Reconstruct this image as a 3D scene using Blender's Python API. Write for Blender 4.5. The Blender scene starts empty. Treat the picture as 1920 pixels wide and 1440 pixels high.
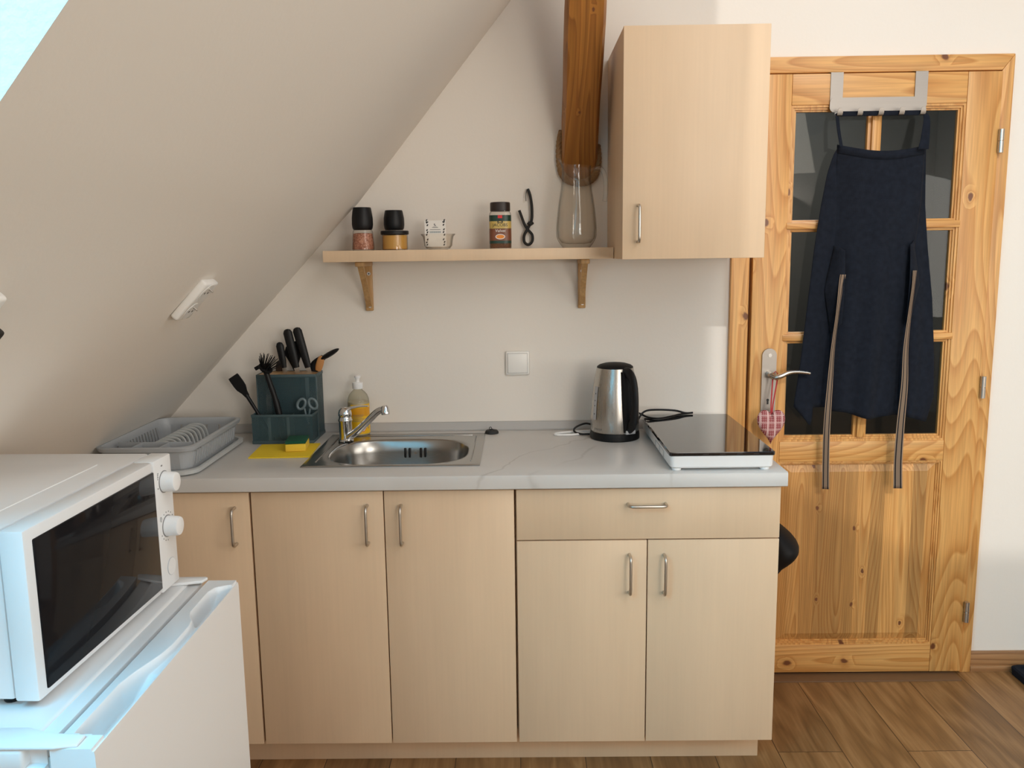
import bpy, bmesh, math, random
from mathutils import Vector, Matrix
S = bpy.context.scene
COL = S.collection
PI = math.pi
random.seed(7)

# ------------------------------------------------------------------ camera
cam_d = bpy.data.cameras.new('camera'); cam = bpy.data.objects.new('camera', cam_d); COL.objects.link(cam)
yaw, pitch, roll = -.0092, -.1546, -.0132
fwd = Vector((math.sin(yaw)*math.cos(pitch), math.cos(yaw)*math.cos(pitch), math.sin(pitch)))
rgt = Vector((math.cos(yaw), -math.sin(yaw), 0)); upv = rgt.cross(fwd)
r2 = rgt*math.cos(roll)+upv*math.sin(roll); u2 = upv*math.cos(roll)-rgt*math.sin(roll)
mt = Matrix((r2, u2, -fwd)).transposed().to_4x4(); mt.translation = (0, -2.8026, 1.4697)
cam.matrix_world = mt
cam_d.sensor_width = 36; cam_d.lens = 36*1590.57/1920; cam_d.clip_start = .05
S.camera = cam

# ------------------------------------------------------------------ world, sun, windows' light, added fill, exposure
w = bpy.data.worlds.new('world'); S.world = w; w.use_nodes = True
bg = w.node_tree.nodes['Background']; bg.inputs[0].default_value = (.62, .78, 1, 1); bg.inputs[1].default_value = .55
S.view_settings.view_transform = 'Standard'; S.view_settings.look = 'None'
S.view_settings.gamma = 1; S.view_settings.use_curve_mapping = False
S.view_settings.exposure = 0.22
S.cycles.use_denoising = True
S.cycles.max_bounces = 10; S.cycles.transparent_max_bounces = 16; S.cycles.diffuse_bounces = 6
S.cycles.sample_clamp_indirect = 6
S.cycles.caustics_reflective = False; S.cycles.caustics_refractive = False

def light(name, loc, to, sx, sy, power, col, spread=180):
    d = bpy.data.lights.new(name, 'AREA'); d.shape = 'RECTANGLE'; d.size = sx; d.size_y = sy
    d.energy = power; d.color = col; d.spread = math.radians(spread)
    o = bpy.data.objects.new(name, d); COL.objects.link(o); o.location = loc
    o.rotation_euler = Vector(to).to_track_quat('-Z', 'Y').to_euler(); return o
sd = bpy.data.lights.new('sun', 'SUN'); sun = bpy.data.objects.new('sun', sd); COL.objects.link(sun)
sd.energy = .7; sd.angle = math.radians(.9); sd.color = (1, .97, .92)
sun.rotation_euler = Vector((0, math.cos(math.radians(29)), -math.sin(math.radians(29)))).to_track_quat('-Z', 'Y').to_euler()
light('light_right_skylight', (1.10, -2.2, 2.62), (-.30, .55, -.80), .85, 2.2, 17, (1, .89, .75))
light('light_right_fill', (2.75, -2.3, 1.62), (-.85, .45, -.12), 1.8, 1.2, 23, (1, .93, .84))  # added fill from the right; the roof has no opening here
light('light_gable_right', (1.865, -5.1, 1.45), (0, 1, 0), 1.25, 1.05, 36, (1, .93, .84))
light('light_gable_left', (-.55, -5.1, 1.5), (0, 1, 0), .42, 1.2, 2.5, (.94, .97, 1))
light('light_left_skylight', (-.90, -2.44, 2.02), (.77, 0, -.64), .95, 1.15, 62, (.13, .66, 1))

# ------------------------------------------------------------------ materials
def new_mat(name):
    m = bpy.data.materials.new(name); m.use_nodes = True
    nt = m.node_tree; b = nt.nodes['Principled BSDF']
    return m, nt, b
def N(nt, t, **k):
    n = nt.nodes.new(t)
    for a, v in k.items(): setattr(n, a, v)
    return n
def ramp(nt, stops):
    r = N(nt, 'ShaderNodeValToRGB'); e = r.color_ramp.elements
    while len(e) < len(stops): e.new(.5)
    for i, (p, c) in enumerate(stops): e[i].position = p; e[i].color = (*c, 1)
    return r
def coords(nt, scale=(1, 1, 1), rnd=True):
    tc = N(nt, 'ShaderNodeTexCoord'); mp = N(nt, 'ShaderNodeMapping'); mp.inputs['Scale'].default_value = scale
    nt.links.new(tc.outputs['Object'], mp.inputs['Vector'])
    if rnd:
        oi = N(nt, 'ShaderNodeObjectInfo'); ml = N(nt, 'ShaderNodeMath', operation='MULTIPLY'); ml.inputs[1].default_value = 37.0
        nt.links.new(oi.outputs['Random'], ml.inputs[0])
        cb = N(nt, 'ShaderNodeCombineXYZ')
        for i in range(3): nt.links.new(ml.outputs[0], cb.inputs[i])
        nt.links.new(cb.outputs[0], mp.inputs['Location'])
    return mp.outputs[0]
def plain(name, col, rough=.5, metal=0, bump=0, bscale=200, spec=.5, coat=0):
    m, nt, b = new_mat(name)
    b.inputs['Base Color'].default_value = (*col, 1); b.inputs['Roughness'].default_value = rough
    b.inputs['Metallic'].default_value = metal; b.inputs['Specular IOR Level'].default_value = spec
    b.inputs['Coat Weight'].default_value = coat
    v = coords(nt, (1, 1, 1), False)
    n = N(nt, 'ShaderNodeTexNoise'); n.inputs['Scale'].default_value = bscale; n.inputs['Detail'].default_value = 4
    nt.links.new(v, n.inputs['Vector'])
    if bump:
        bp = N(nt, 'ShaderNodeBump'); bp.inputs['Strength'].default_value = bump; bp.inputs['Distance'].default_value = .002
        nt.links.new(n.outputs['Fac'], bp.inputs['Height']); nt.links.new(bp.outputs[0], b.inputs['Normal'])
    else:
        mr = N(nt, 'ShaderNodeMapRange'); mr.inputs[3].default_value = max(0, rough-.006); mr.inputs[4].default_value = min(1, rough+.006)
        nt.links.new(n.outputs['Fac'], mr.inputs[0]); nt.links.new(mr.outputs[0], b.inputs['Roughness'])
    return m
def wood(name, light_c, dark_c, axis, rings=17, fine=.35, rough=.42, knots=True, strips=0, dens=(5, 2.2)):
    """contour lines of a stretched noise give cathedral grain; axis = direction of the grain"""
    m, nt, b = new_mat(name); L = nt.links.new
    sc = [dens[0]]*3; sc['xyz'.index(axis)] = dens[0]*.11
    v = coords(nt, tuple(sc))
    n = N(nt, 'ShaderNodeTexNoise'); n.inputs['Scale'].default_value = 1; n.inputs['Detail'].default_value = 1.2; n.inputs['Roughness'].default_value = .4
    vk = coords(nt, tuple(dens[1]*2.1*(.68 if 'xyz'[i] == axis else 1.0) for i in range(3)))
    ks = N(nt, 'ShaderNodeSeparateXYZ'); L(vk, ks.inputs[0]); kc_ = N(nt, 'ShaderNodeCombineXYZ'); L(ks.outputs[0], kc_.inputs[0]); L(ks.outputs[2], kc_.inputs[1])
    kn = N(nt, 'ShaderNodeTexNoise'); kn.inputs['Scale'].default_value = 9; kn.inputs['Detail'].default_value = 2; L(vk, kn.inputs['Vector'])
    kw = N(nt, 'ShaderNodeVectorMath', operation='SCALE'); kw.inputs[3].default_value = .07; L(kn.outputs['Color'], kw.inputs[0])
    kv = N(nt, 'ShaderNodeVectorMath', operation='ADD'); L(kc_.outputs[0], kv.inputs[0]); L(kw.outputs[0], kv.inputs[1])
    vo = N(nt, 'ShaderNodeTexVoronoi', voronoi_dimensions='2D'); vo.inputs['Scale'].default_value = 1; L(kv.outputs[0], vo.inputs['Vector'])
    L(v, n.inputs['Vector'])
    kd = N(nt, 'ShaderNodeMapRange'); kd.inputs[1].default_value = 0; kd.inputs[2].default_value = .13; kd.inputs[3].default_value = .055; kd.inputs[4].default_value = 0
    L(vo.outputs['Distance'], kd.inputs[0])
    ad = N(nt, 'ShaderNodeMath', operation='ADD'); L(n.outputs['Fac'], ad.inputs[0])
    sk_ = N(nt, 'ShaderNodeSeparateColor'); L(vo.outputs['Color'], sk_.inputs[0])
    gk = N(nt, 'ShaderNodeMath', operation='GREATER_THAN'); gk.inputs[1].default_value = .42; L(sk_.outputs[0], gk.inputs[0])
    gm = N(nt, 'ShaderNodeMath', operation='MULTIPLY'); L(kd.outputs[0], gm.inputs[0]); L(gk.outputs[0], gm.inputs[1])
    if knots: L(gm.outputs[0], ad.inputs[1])
    else: ad.inputs[1].default_value = 0
    mu = N(nt, 'ShaderNodeMath', operation='MULTIPLY'); mu.inputs[1].default_value = rings*2; L(ad.outputs[0], mu.inputs[0])
    fr = N(nt, 'ShaderNodeMath', operation='FRACT'); L(mu.outputs[0], fr.inputs[0])
    r = ramp(nt, [(0, light_c), (.55, tuple(a*.6+c*.4 for a, c in zip(light_c, dark_c))), (.9, dark_c), (1, light_c)])
    L(fr.outputs[0], r.inputs[0])
    sf = [160]*3; sf['xyz'.index(axis)] = 5
    n2 = N(nt, 'ShaderNodeTexNoise'); n2.inputs['Scale'].default_value = 1; n2.inputs['Detail'].default_value = 3; L(coords(nt, tuple(sf)), n2.inputs['Vector'])
    mr = N(nt, 'ShaderNodeMapRange'); mr.inputs[3].default_value = 1-fine; mr.inputs[4].default_value = 1+fine; L(n2.outputs['Fac'], mr.inputs[0])
    mx = N(nt, 'ShaderNodeMix', data_type='RGBA', blend_type='MULTIPLY'); mx.inputs[0].default_value = 1
    L(r.outputs[0], mx.inputs[6]); L(mr.outputs[0], mx.inputs[7])
    out = mx.outputs[2]
    if strips:
        sx = N(nt, 'ShaderNodeSeparateXYZ'); L(coords(nt, (1/strips,)*3, False), sx.inputs[0])
        fl = N(nt, 'ShaderNodeMath', operation='FLOOR'); L(sx.outputs[0 if axis != 'x' else 2], fl.inputs[0])
        wn = N(nt, 'ShaderNodeTexWhiteNoise', noise_dimensions='1D'); L(fl.outputs[0], wn.inputs['W'])
        mr3 = N(nt, 'ShaderNodeMapRange'); mr3.inputs[3].default_value = .62; mr3.inputs[4].default_value = 1.12; L(wn.outputs['Value'], mr3.inputs[0])
        m3 = N(nt, 'ShaderNodeMix', data_type='RGBA', blend_type='MULTIPLY'); m3.inputs[0].default_value = 1
        L(out, m3.inputs[6]); L(mr3.outputs[0], m3.inputs[7]); out = m3.outputs[2]
    if knots:
        sc_ = N(nt, 'ShaderNodeSeparateColor'); L(vo.outputs['Color'], sc_.inputs[0])
        gt = N(nt, 'ShaderNodeMath', operation='GREATER_THAN'); gt.inputs[1].default_value = .42; L(sc_.outputs[0], gt.inputs[0])
        kr = N(nt, 'ShaderNodeMapRange'); kr.inputs[1].default_value = .030; kr.inputs[2].default_value = .050; kr.inputs[3].default_value = 1; kr.inputs[4].default_value = 0
        L(vo.outputs['Distance'], kr.inputs[0])
        mm = N(nt, 'ShaderNodeMath', operation='MULTIPLY'); L(kr.outputs[0], mm.inputs[0]); L(gt.outputs[0], mm.inputs[1])
        m2 = N(nt, 'ShaderNodeMix', data_type='RGBA'); L(mm.outputs[0], m2.inputs[0]); L(out, m2.inputs[6])
        m2.inputs[7].default_value = (.16, .055, .02, 1); out = m2.outputs[2]
    L(out, b.inputs['Base Color']); b.inputs['Roughness'].default_value = rough
    return m
def maple(name, col, var=.10):
    m, nt, b = new_mat(name); L = nt.links.new
    n = N(nt, 'ShaderNodeTexNoise'); n.inputs['Scale'].default_value = 1; n.inputs['Detail'].default_value = 4; L(coords(nt, (9, 9, 1.6)), n.inputs['Vector'])
    n2 = N(nt, 'ShaderNodeTexNoise'); n2.inputs['Scale'].default_value = 1; n2.inputs['Detail'].default_value = 2; L(coords(nt, (140, 140, 4)), n2.inputs['Vector'])
    a = N(nt, 'ShaderNodeMath', operation='MULTIPLY_ADD'); a.inputs[1].default_value = .35; L(n2.outputs['Fac'], a.inputs[0]); L(n.outputs['Fac'], a.inputs[2])
    r = ramp(nt, [(.35, tuple(c*(1-var) for c in col)), (.95, tuple(min(1, c*(1+var)) for c in col))]); L(a.outputs[0], r.inputs[0])
    L(r.outputs[0], b.inputs['Base Color']); b.inputs['Roughness'].default_value = .38; b.inputs['Specular IOR Level'].default_value = .35
    return m
def plaster(name, col, bump=.12, sc=90):
    m, nt, b = new_mat(name); L = nt.links.new
    v = coords(nt, (1, 1, 1), False)
    n = N(nt, 'ShaderNodeTexNoise'); n.inputs['Scale'].default_value = sc; n.inputs['Detail'].default_value = 5; L(v, n.inputs['Vector'])
    n2 = N(nt, 'ShaderNodeTexNoise'); n2.inputs['Scale'].default_value = 1.3; L(v, n2.inputs['Vector'])
    r = ramp(nt, [(.3, tuple(c*.98 for c in col)), (.7, col)]); L(n2.outputs['Fac'], r.inputs[0]); L(r.outputs[0], b.inputs['Base Color'])
    bp = N(nt, 'ShaderNodeBump'); bp.inputs['Strength'].default_value = bump; bp.inputs['Distance'].default_value = .003
    L(n.outputs['Fac'], bp.inputs['Height']); L(bp.outputs[0], b.inputs['Normal']); b.inputs['Roughness'].default_value = .9
    b.inputs['Specular IOR Level'].default_value = .2
    return m
def floor_mat():
    m, nt, b = new_mat('oak_laminate'); L = nt.links.new
    tc = N(nt, 'ShaderNodeTexCoord'); sp = N(nt, 'ShaderNodeSeparateXYZ'); L(tc.outputs['Object'], sp.inputs[0])
    cb = N(nt, 'ShaderNodeCombineXYZ'); L(sp.outputs[1], cb.inputs[0]); L(sp.outputs[0], cb.inputs[1])
    mp = N(nt, 'ShaderNodeMapping'); mp.inputs['Location'].default_value = (.49+2.5, -1.51+19*.19, 0); L(cb.outputs[0], mp.inputs['Vector'])
    bk = N(nt, 'ShaderNodeTexBrick'); bk.offset = .37; bk.inputs['Scale'].default_value = 1; bk.inputs['Brick Width'].default_value = 1.25; bk.inputs['Row Height'].default_value = .19
    bk.inputs['Mortar Size'].default_value = .0012; bk.inputs['Color1'].default_value = (0, 0, 0, 1); bk.inputs['Color2'].default_value = (1, 1, 1, 1); bk.inputs['Mortar'].default_value = (.5, .5, .5, 1)
    bk.inputs['Mortar Smooth'].default_value = .2
    L(mp.outputs[0], bk.inputs['Vector'])
    # grain, offset per plank
    sh = N(nt, 'ShaderNodeVectorMath', operation='SCALE'); sh.inputs[3].default_value = 9.0; L(bk.outputs['Color'], sh.inputs[0])
    av = N(nt, 'ShaderNodeVectorMath', operation='ADD'); L(tc.outputs['Object'], av.inputs[0]); L(sh.outputs[0], av.inputs[1])
    m1 = N(nt, 'ShaderNodeMapping'); m1.inputs['Scale'].default_value = (9, 1.3, 9); L(av.outputs[0], m1.inputs['Vector'])
    n = N(nt, 'ShaderNodeTexNoise'); n.inputs['Scale'].default_value = 1; n.inputs['Detail'].default_value = 2.5; n.inputs['Roughness'].default_value = .55; L(m1.outputs[0], n.inputs['Vector'])
    mu = N(nt, 'ShaderNodeMath', operation='MULTIPLY'); mu.inputs[1].default_value = 11; L(n.outputs['Fac'], mu.inputs[0])
    pp = N(nt, 'ShaderNodeMath', operation='PINGPONG'); pp.inputs[1].default_value = 1; L(mu.outputs[0], pp.inputs[0])
    m2 = N(nt, 'ShaderNodeMapping'); m2.inputs['Scale'].default_value = (130, 6, 130); L(av.outputs[0], m2.inputs['Vector'])
    n2 = N(nt, 'ShaderNodeTexNoise'); n2.inputs['Scale'].default_value = 1; n2.inputs['Detail'].default_value = 4; L(m2.outputs[0], n2.inputs['Vector'])
    mixf = N(nt, 'ShaderNodeMath', operation='MULTIPLY_ADD'); mixf.inputs[1].default_value = .45; L(pp.outputs[0], mixf.inputs[0])
    h = N(nt, 'ShaderNodeMath', operation='MULTIPLY'); h.inputs[1].default_value = .6; L(n2.outputs['Fac'], h.inputs[0]); L(h.outputs[0], mixf.inputs[2])
    r = ramp(nt, [(.1, FLOOR_D), (.5, FLOOR_M), (.85, FLOOR_L)]); L(mixf.outputs[0], r.inputs[0])
    sc = N(nt, 'ShaderNodeSeparateColor'); L(bk.outputs['Color'], sc.inputs[0])
    mr = N(nt, 'ShaderNodeMapRange'); mr.inputs[3].default_value = .72; mr.inputs[4].default_value = 1.15; L(sc.outputs[0], mr.inputs[0])
    mx = N(nt, 'ShaderNodeMix', data_type='RGBA', blend_type='MULTIPLY'); mx.inputs[0].default_value = 1; L(r.outputs[0], mx.inputs[6]); L(mr.outputs[0], mx.inputs[7])
    md = N(nt, 'ShaderNodeMix', data_type='RGBA'); L(bk.outputs['Fac'], md.inputs[0]); L(mx.outputs[2], md.inputs[6]); md.inputs[7].default_value = (.035, .015, .006, 1)
    L(md.outputs[2], b.inputs['Base Color']); b.inputs['Roughness'].default_value = .42
    bp = N(nt, 'ShaderNodeBump'); bp.inputs['Strength'].default_value = .15; bp.inputs['Distance'].default_value = .001; L(n2.outputs['Fac'], bp.inputs['Height']); L(bp.outputs[0], b.inputs['Normal'])
    return m
def marble_mat():
    m, nt, b = new_mat('marble_laminate'); L = nt.links.new
    v = coords(nt, (1, 1, 1), False)
    def vein(rot, sc, seed, wdt, off):
        mp = N(nt, 'ShaderNodeMapping'); mp.inputs['Rotation'].default_value = (0, 0, rot); mp.inputs['Location'].default_value = (0, 0, seed); L(v, mp.inputs['Vector'])
        nz = N(nt, 'ShaderNodeTexNoise'); nz.inputs['Scale'].default_value = 3.0; nz.inputs['Detail'].default_value = 5; L(mp.outputs[0], nz.inputs['Vector'])
        sx = N(nt, 'ShaderNodeSeparateXYZ'); L(mp.outputs[0], sx.inputs[0])
        a = N(nt, 'ShaderNodeMath', operation='MULTIPLY_ADD'); a.inputs[1].default_value = .22; L(nz.outputs['Fac'], a.inputs[0]); L(sx.outputs[0], a.inputs[2])
        s_ = N(nt, 'ShaderNodeMath', operation='MULTIPLY'); s_.inputs[1].default_value = sc; L(a.outputs[0], s_.inputs[0])
        o_ = N(nt, 'ShaderNodeMath', operation='ADD'); o_.inputs[1].default_value = off; L(s_.outputs[0], o_.inputs[0])
        p = N(nt, 'ShaderNodeMath', operation='PINGPONG'); p.inputs[1].default_value = .5; L(o_.outputs[0], p.inputs[0])
        mr = N(nt, 'ShaderNodeMapRange'); mr.inputs[1].default_value = 0; mr.inputs[2].default_value = wdt; mr.inputs[3].default_value = 1; mr.inputs[4].default_value = 0; L(p.outputs[0], mr.inputs[0])
        n3 = N(nt, 'ShaderNodeTexNoise'); n3.inputs['Scale'].default_value = 2.2; L(mp.outputs[0], n3.inputs['Vector'])
        m3 = N(nt, 'ShaderNodeMapRange'); m3.inputs[1].default_value = .45; m3.inputs[2].default_value = .65; L(n3.outputs['Fac'], m3.inputs[0])
        q = N(nt, 'ShaderNodeMath', operation='MULTIPLY'); L(mr.outputs[0], q.inputs[0]); L(m3.outputs[0], q.inputs[1])
        return q.outputs[0]
    v1 = vein(.445, 1.45, 1.3, .016, .388); v2 = vein(.62, 2.3, 4.7, .012, .15)
    mxx = N(nt, 'ShaderNodeMath', operation='MAXIMUM'); L(v1, mxx.inputs[0]); L(v2, mxx.inputs[1])
    n = N(nt, 'ShaderNodeTexNoise'); n.inputs['Scale'].default_value = 2.5; n.inputs['Detail'].default_value = 5; L(v, n.inputs['Vector'])
    r = ramp(nt, [(.35, (.55, .535, .515)), (.65, (.62, .605, .585))]); L(n.outputs['Fac'], r.inputs[0])
    f = N(nt, 'ShaderNodeMath', operation='MULTIPLY'); f.inputs[1].default_value = .85; L(mxx.outputs[0], f.inputs[0])
    mx = N(nt, 'ShaderNodeMix', data_type='RGBA'); L(f.outputs[0], mx.inputs[0]); L(r.outputs[0], mx.inputs[6]); mx.inputs[7].default_value = (.30, .27, .24, 1)
    L(mx.outputs[2], b.inputs['Base Color']); b.inputs['Roughness'].default_value = .33
    return m
def glass_mat(name, tint=(1, 1, 1), clear=.9, rough=.0, ior=1.35, edge=.30, dark=.55):
    """thin glass: see-through with a fresnel reflection"""
    m = bpy.data.materials.new(name); m.use_nodes = True; nt = m.node_tree; nt.nodes.clear(); L = nt.links.new
    o = N(nt, 'ShaderNodeOutputMaterial'); t = N(nt, 'ShaderNodeBsdfTransparent'); g = N(nt, 'ShaderNodeBsdfGlossy')
    t.inputs[0].default_value = (*[c*clear for c in tint], 1); g.inputs['Roughness'].default_value = rough
    lw = N(nt, 'ShaderNodeLayerWeight'); lw.inputs[0].default_value = .5
    pw = N(nt, 'ShaderNodeMath', operation='POWER'); pw.inputs[1].default_value = 4.0; L(lw.outputs['Facing'], pw.inputs[0])
    r0 = ((ior-1)/(ior+1))**2
    f = N(nt, 'ShaderNodeMapRange'); f.inputs[3].default_value = r0; f.inputs[4].default_value = edge; L(pw.outputs[0], f.inputs[0])
    x = N(nt, 'ShaderNodeMixShader')
    n = N(nt, 'ShaderNodeTexNoise'); n.inputs['Scale'].default_value = 25
    bp = N(nt, 'ShaderNodeBump'); bp.inputs['Strength'].default_value = .01; bp.inputs['Distance'].default_value = .001
    L(n.outputs['Fac'], bp.inputs['Height']); L(bp.outputs[0], g.inputs['Normal'])
    p3 = N(nt, 'ShaderNodeMath', operation='POWER'); p3.inputs[1].default_value = 3.0; L(lw.outputs['Facing'], p3.inputs[0])
    tc_ = N(nt, 'ShaderNodeMix', data_type='RGBA'); L(p3.outputs[0], tc_.inputs[0]); tc_.inputs[6].default_value = (*[c*clear for c in tint], 1); tc_.inputs[7].default_value = (*[c*clear*dark for c in tint], 1); L(tc_.outputs[2], t.inputs[0])
    L(f.outputs[0], x.inputs[0]); L(t.outputs[0], x.inputs[1]); L(g.outputs[0], x.inputs[2]); L(x.outputs[0], o.inputs[0])
    return m
def brushed(name, col, rough=.28, axis='z', strength=.06):
    m, nt, b = new_mat(name); L = nt.links.new
    sc = [500]*3; sc['xyz'.index(axis)] = 6
    n = N(nt, 'ShaderNodeTexNoise'); n.inputs['Scale'].default_value = 1; n.inputs['Detail'].default_value = 2; L(coords(nt, tuple(sc), False), n.inputs['Vector'])
    mr = N(nt, 'ShaderNodeMapRange'); mr.inputs[3].default_value = rough-strength; mr.inputs[4].default_value = rough+strength; L(n.outputs['Fac'], mr.inputs[0])
    L(mr.outputs[0], b.inputs['Roughness']); b.inputs['Base Color'].default_value = (*col, 1); b.inputs['Metallic'].default_value = 1
    return m
def cloth(name, col, sc=900, bump=.25, col2=None):
    m, nt, b = new_mat(name); L = nt.links.new
    v = coords(nt, (1, 1, 1), False)
    wv = N(nt, 'ShaderNodeTexWave', wave_type='BANDS', bands_direction='X'); wv.inputs['Scale'].default_value = sc/6; L(v, wv.inputs['Vector'])
    wz = N(nt, 'ShaderNodeTexWave', wave_type='BANDS', bands_direction='Z'); wz.inputs['Scale'].default_value = sc/6; L(v, wz.inputs['Vector'])
    a = N(nt, 'ShaderNodeMath', operation='ADD'); L(wv.outputs['Fac'], a.inputs[0]); L(wz.outputs['Fac'], a.inputs[1])
    n = N(nt, 'ShaderNodeTexNoise'); n.inputs['Scale'].default_value = 60; n.inputs['Detail'].default_value = 4; L(v, n.inputs['Vector'])
    r = ramp(nt, [(.3, tuple(c*.8 for c in col)), (.7, tuple(c*1.15 for c in col))]); L(n.outputs['Fac'], r.inputs[0]); L(r.outputs[0], b.inputs['Base Color'])
    bp = N(nt, 'ShaderNodeBump'); bp.inputs['Strength'].default_value = bump; bp.inputs['Distance'].default_value = .001; L(a.outputs[0], bp.inputs['Height']); L(bp.outputs[0], b.inputs['Normal'])
    b.inputs['Roughness'].default_value = .95; b.inputs['Sheen Weight'].default_value = .02; b.inputs['Specular IOR Level'].default_value = .1
    return m
def mesh_metal(name, col, cell=.0034):
    """perforated sheet: round holes on a hexagonal-like grid are really open"""
    m, nt, b = new_mat(name); L = nt.links.new
    b.inputs['Base Color'].default_value = (*col, 1); b.inputs['Roughness'].default_value = .5
    tc = N(nt, 'ShaderNodeTexCoord'); sp = N(nt, 'ShaderNodeSeparateXYZ'); L(tc.outputs['Object'], sp.inputs[0])
    xy = N(nt, 'ShaderNodeMath', operation='ADD'); L(sp.outputs[0], xy.inputs[0]); L(sp.outputs[1], xy.inputs[1])
    def tri(a, b_, sgn):
        q = N(nt, 'ShaderNodeMath', operation='MULTIPLY_ADD'); q.inputs[1].default_value = sgn; L(a, q.inputs[0]); L(b_, q.inputs[2])
        d = N(nt, 'ShaderNodeMath', operation='DIVIDE'); d.inputs[1].default_value = cell; L(q.outputs[0], d.inputs[0])
        p = N(nt, 'ShaderNodeMath', operation='PINGPONG'); p.inputs[1].default_value = .5; L(d.outputs[0], p.inputs[0])
        return p.outputs[0]
    a = tri(xy.outputs[0], sp.outputs[2], 1.0); c = tri(xy.outputs[0], sp.outputs[2], -1.0)
    mn = N(nt, 'ShaderNodeMath', operation='MINIMUM'); L(a, mn.inputs[0]); L(c, mn.inputs[1])
    gt = N(nt, 'ShaderNodeMath', operation='LESS_THAN'); gt.inputs[1].default_value = .155; L(mn.outputs[0], gt.inputs[0])
    L(gt.outputs[0], b.inputs['Alpha'])
    return m
def speckle(name, c1, c2, sc=260, rough=.6):
    m, nt, b = new_mat(name); L = nt.links.new
    v = N(nt, 'ShaderNodeTexVoronoi'); v.inputs['Scale'].default_value = sc; L(coords(nt, (1, 1, 1), False), v.inputs['Vector'])
    r = ramp(nt, [(0, c1), (1, c2)]); s_ = N(nt, 'ShaderNodeSeparateColor'); L(v.outputs['Color'], s_.inputs[0]); L(s_.outputs[0], r.inputs[0])
    L(r.outputs[0], b.inputs['Base Color']); b.inputs['Roughness'].default_value = rough
    bp = N(nt, 'ShaderNodeBump'); bp.inputs['Strength'].default_value = .6; bp.inputs['Distance'].default_value = .002; L(v.outputs['Distance'], bp.inputs['Height']); L(bp.outputs[0], b.inputs['Normal'])
    return m
def plaid_mat():
    m, nt, b = new_mat('plaid'); L = nt.links.new
    sp = N(nt, 'ShaderNodeSeparateXYZ'); L(coords(nt, (1, 1, 1), False), sp.inputs[0])
    def band(sock, per, wd, off=0):
        a = N(nt, 'ShaderNodeMath', operation='ADD'); a.inputs[1].default_value = 1+off; L(sock, a.inputs[0])
        d = N(nt, 'ShaderNodeMath', operation='DIVIDE'); d.inputs[1].default_value = per; L(a.outputs[0], d.inputs[0])
        f = N(nt, 'ShaderNodeMath', operation='FRACT'); L(d.outputs[0], f.inputs[0])
        g = N(nt, 'ShaderNodeMath', operation='LESS_THAN'); g.inputs[1].default_value = wd; L(f.outputs[0], g.inputs[0]); return g.outputs[0]
    def mix(fac, k, a, c):
        mm = N(nt, 'ShaderNodeMath', operation='MULTIPLY'); mm.inputs[1].default_value = k; L(fac, mm.inputs[0])
        x = N(nt, 'ShaderNodeMix', data_type='RGBA'); L(mm.outputs[0], x.inputs[0])
        if isinstance(a, tuple): x.inputs[6].default_value = (*a, 1)
        else: L(a, x.inputs[6])
        x.inputs[7].default_value = (*c, 1); return x.outputs[2]
    W = (.62, .42, .40); Rd = (.22, .012, .02)
    c = mix(band(sp.outputs[0], .0058, .62), .85, W, Rd)
    c = mix(band(sp.outputs[2], .0058, .60), .8, c, Rd)
    c = mix(band(sp.outputs[0], .023, .24), .85, c, W)
    c = mix(band(sp.outputs[2], .023, .22), .5, c, W)
    L(c, b.inputs['Base Color']); b.inputs['Roughness'].default_value = .9
    return m
def tie_mat():
    m, nt, b = new_mat('striped_tape'); L = nt.links.new
    at = N(nt, 'ShaderNodeAttribute', attribute_name='across'); 
    r = ramp(nt, [(0, (.30, .21, .14)), (.12, (.006, .006, .01)), (.27, (.20, .14, .095)), (.73, (.006, .006, .01)), (.88, (.30, .21, .14))])
    r.color_ramp.interpolation = 'CONSTANT'
    L(at.outputs['Fac'], r.inputs[0]); L(r.outputs[0], b.inputs['Base Color']); b.inputs['Roughness'].default_value = .9
    return m

FLOOR_D, FLOOR_M, FLOOR_L = (.15, .072, .024), (.25, .128, .046), (.36, .20, .082)
PINE_L, PINE_D = (.66, .36, .12), (.50, .225, .058)
M = {}
M['wall'] = plaster('white_plaster', (.81, .765, .705))
M['slope'] = plaster('slope_plaster', (.81, .765, .705), .10)
M['reveal'] = plaster('rough_reveal_plaster', (.70, .70, .70), 1.0, 70)
M['floor'] = floor_mat()
M['maple'] = maple('maple_laminate', (.73, .545, .37), .06)
M['maple_edge'] = maple('maple_edge', (.68, .49, .32), .06)
M['inside'] = plain('cabinet_gap', (.02, .015, .012), .8)
M['marble'] = marble_mat()
M['strip'] = plain('grey_upstand', (.42, .41, .40), .45)
M['pine_v'] = wood('pine_upright', PINE_L, PINE_D, 'z')
M['pine_h'] = wood('pine_crosswise', PINE_L, PINE_D, 'x')
M['pine_p'] = wood('pine_staves', PINE_L, PINE_D, 'z', strips=.046, dens=(7, 3.6))
M['beam'] = wood('old_beam', (.40, .165, .030), (.26, .095, .017), 'z', rings=6, dens=(13, 5), rough=.5)
M['bracket'] = wood('beech', (.52, .31, .13), (.44, .245, .09), 'z', knots=False, rings=4)
M['skirt'] = wood('oak_skirting', (.40, .21, .09), (.26, .12, .045), 'x', knots=False)
M['steel'] = brushed('brushed_steel', (.50, .475, .44), .27, 'z', .015)
M['sink'] = brushed('sink_steel', (.40, .39, .375), .24, 'x', .05)
M['chrome'] = plain('chrome', (.75, .75, .75), .06, 1)
M['nickel'] = brushed('brushed_nickel', (.58, .54, .49), .34)
M['plate'] = brushed('satin_plate', (.36, .33, .30), .45)
M['rack_steel'] = brushed('satin_rack', (.34, .31, .28), .5, 'x')
M['white_en'] = plain('white_enamel', (.78, .785, .79), .28)
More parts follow.
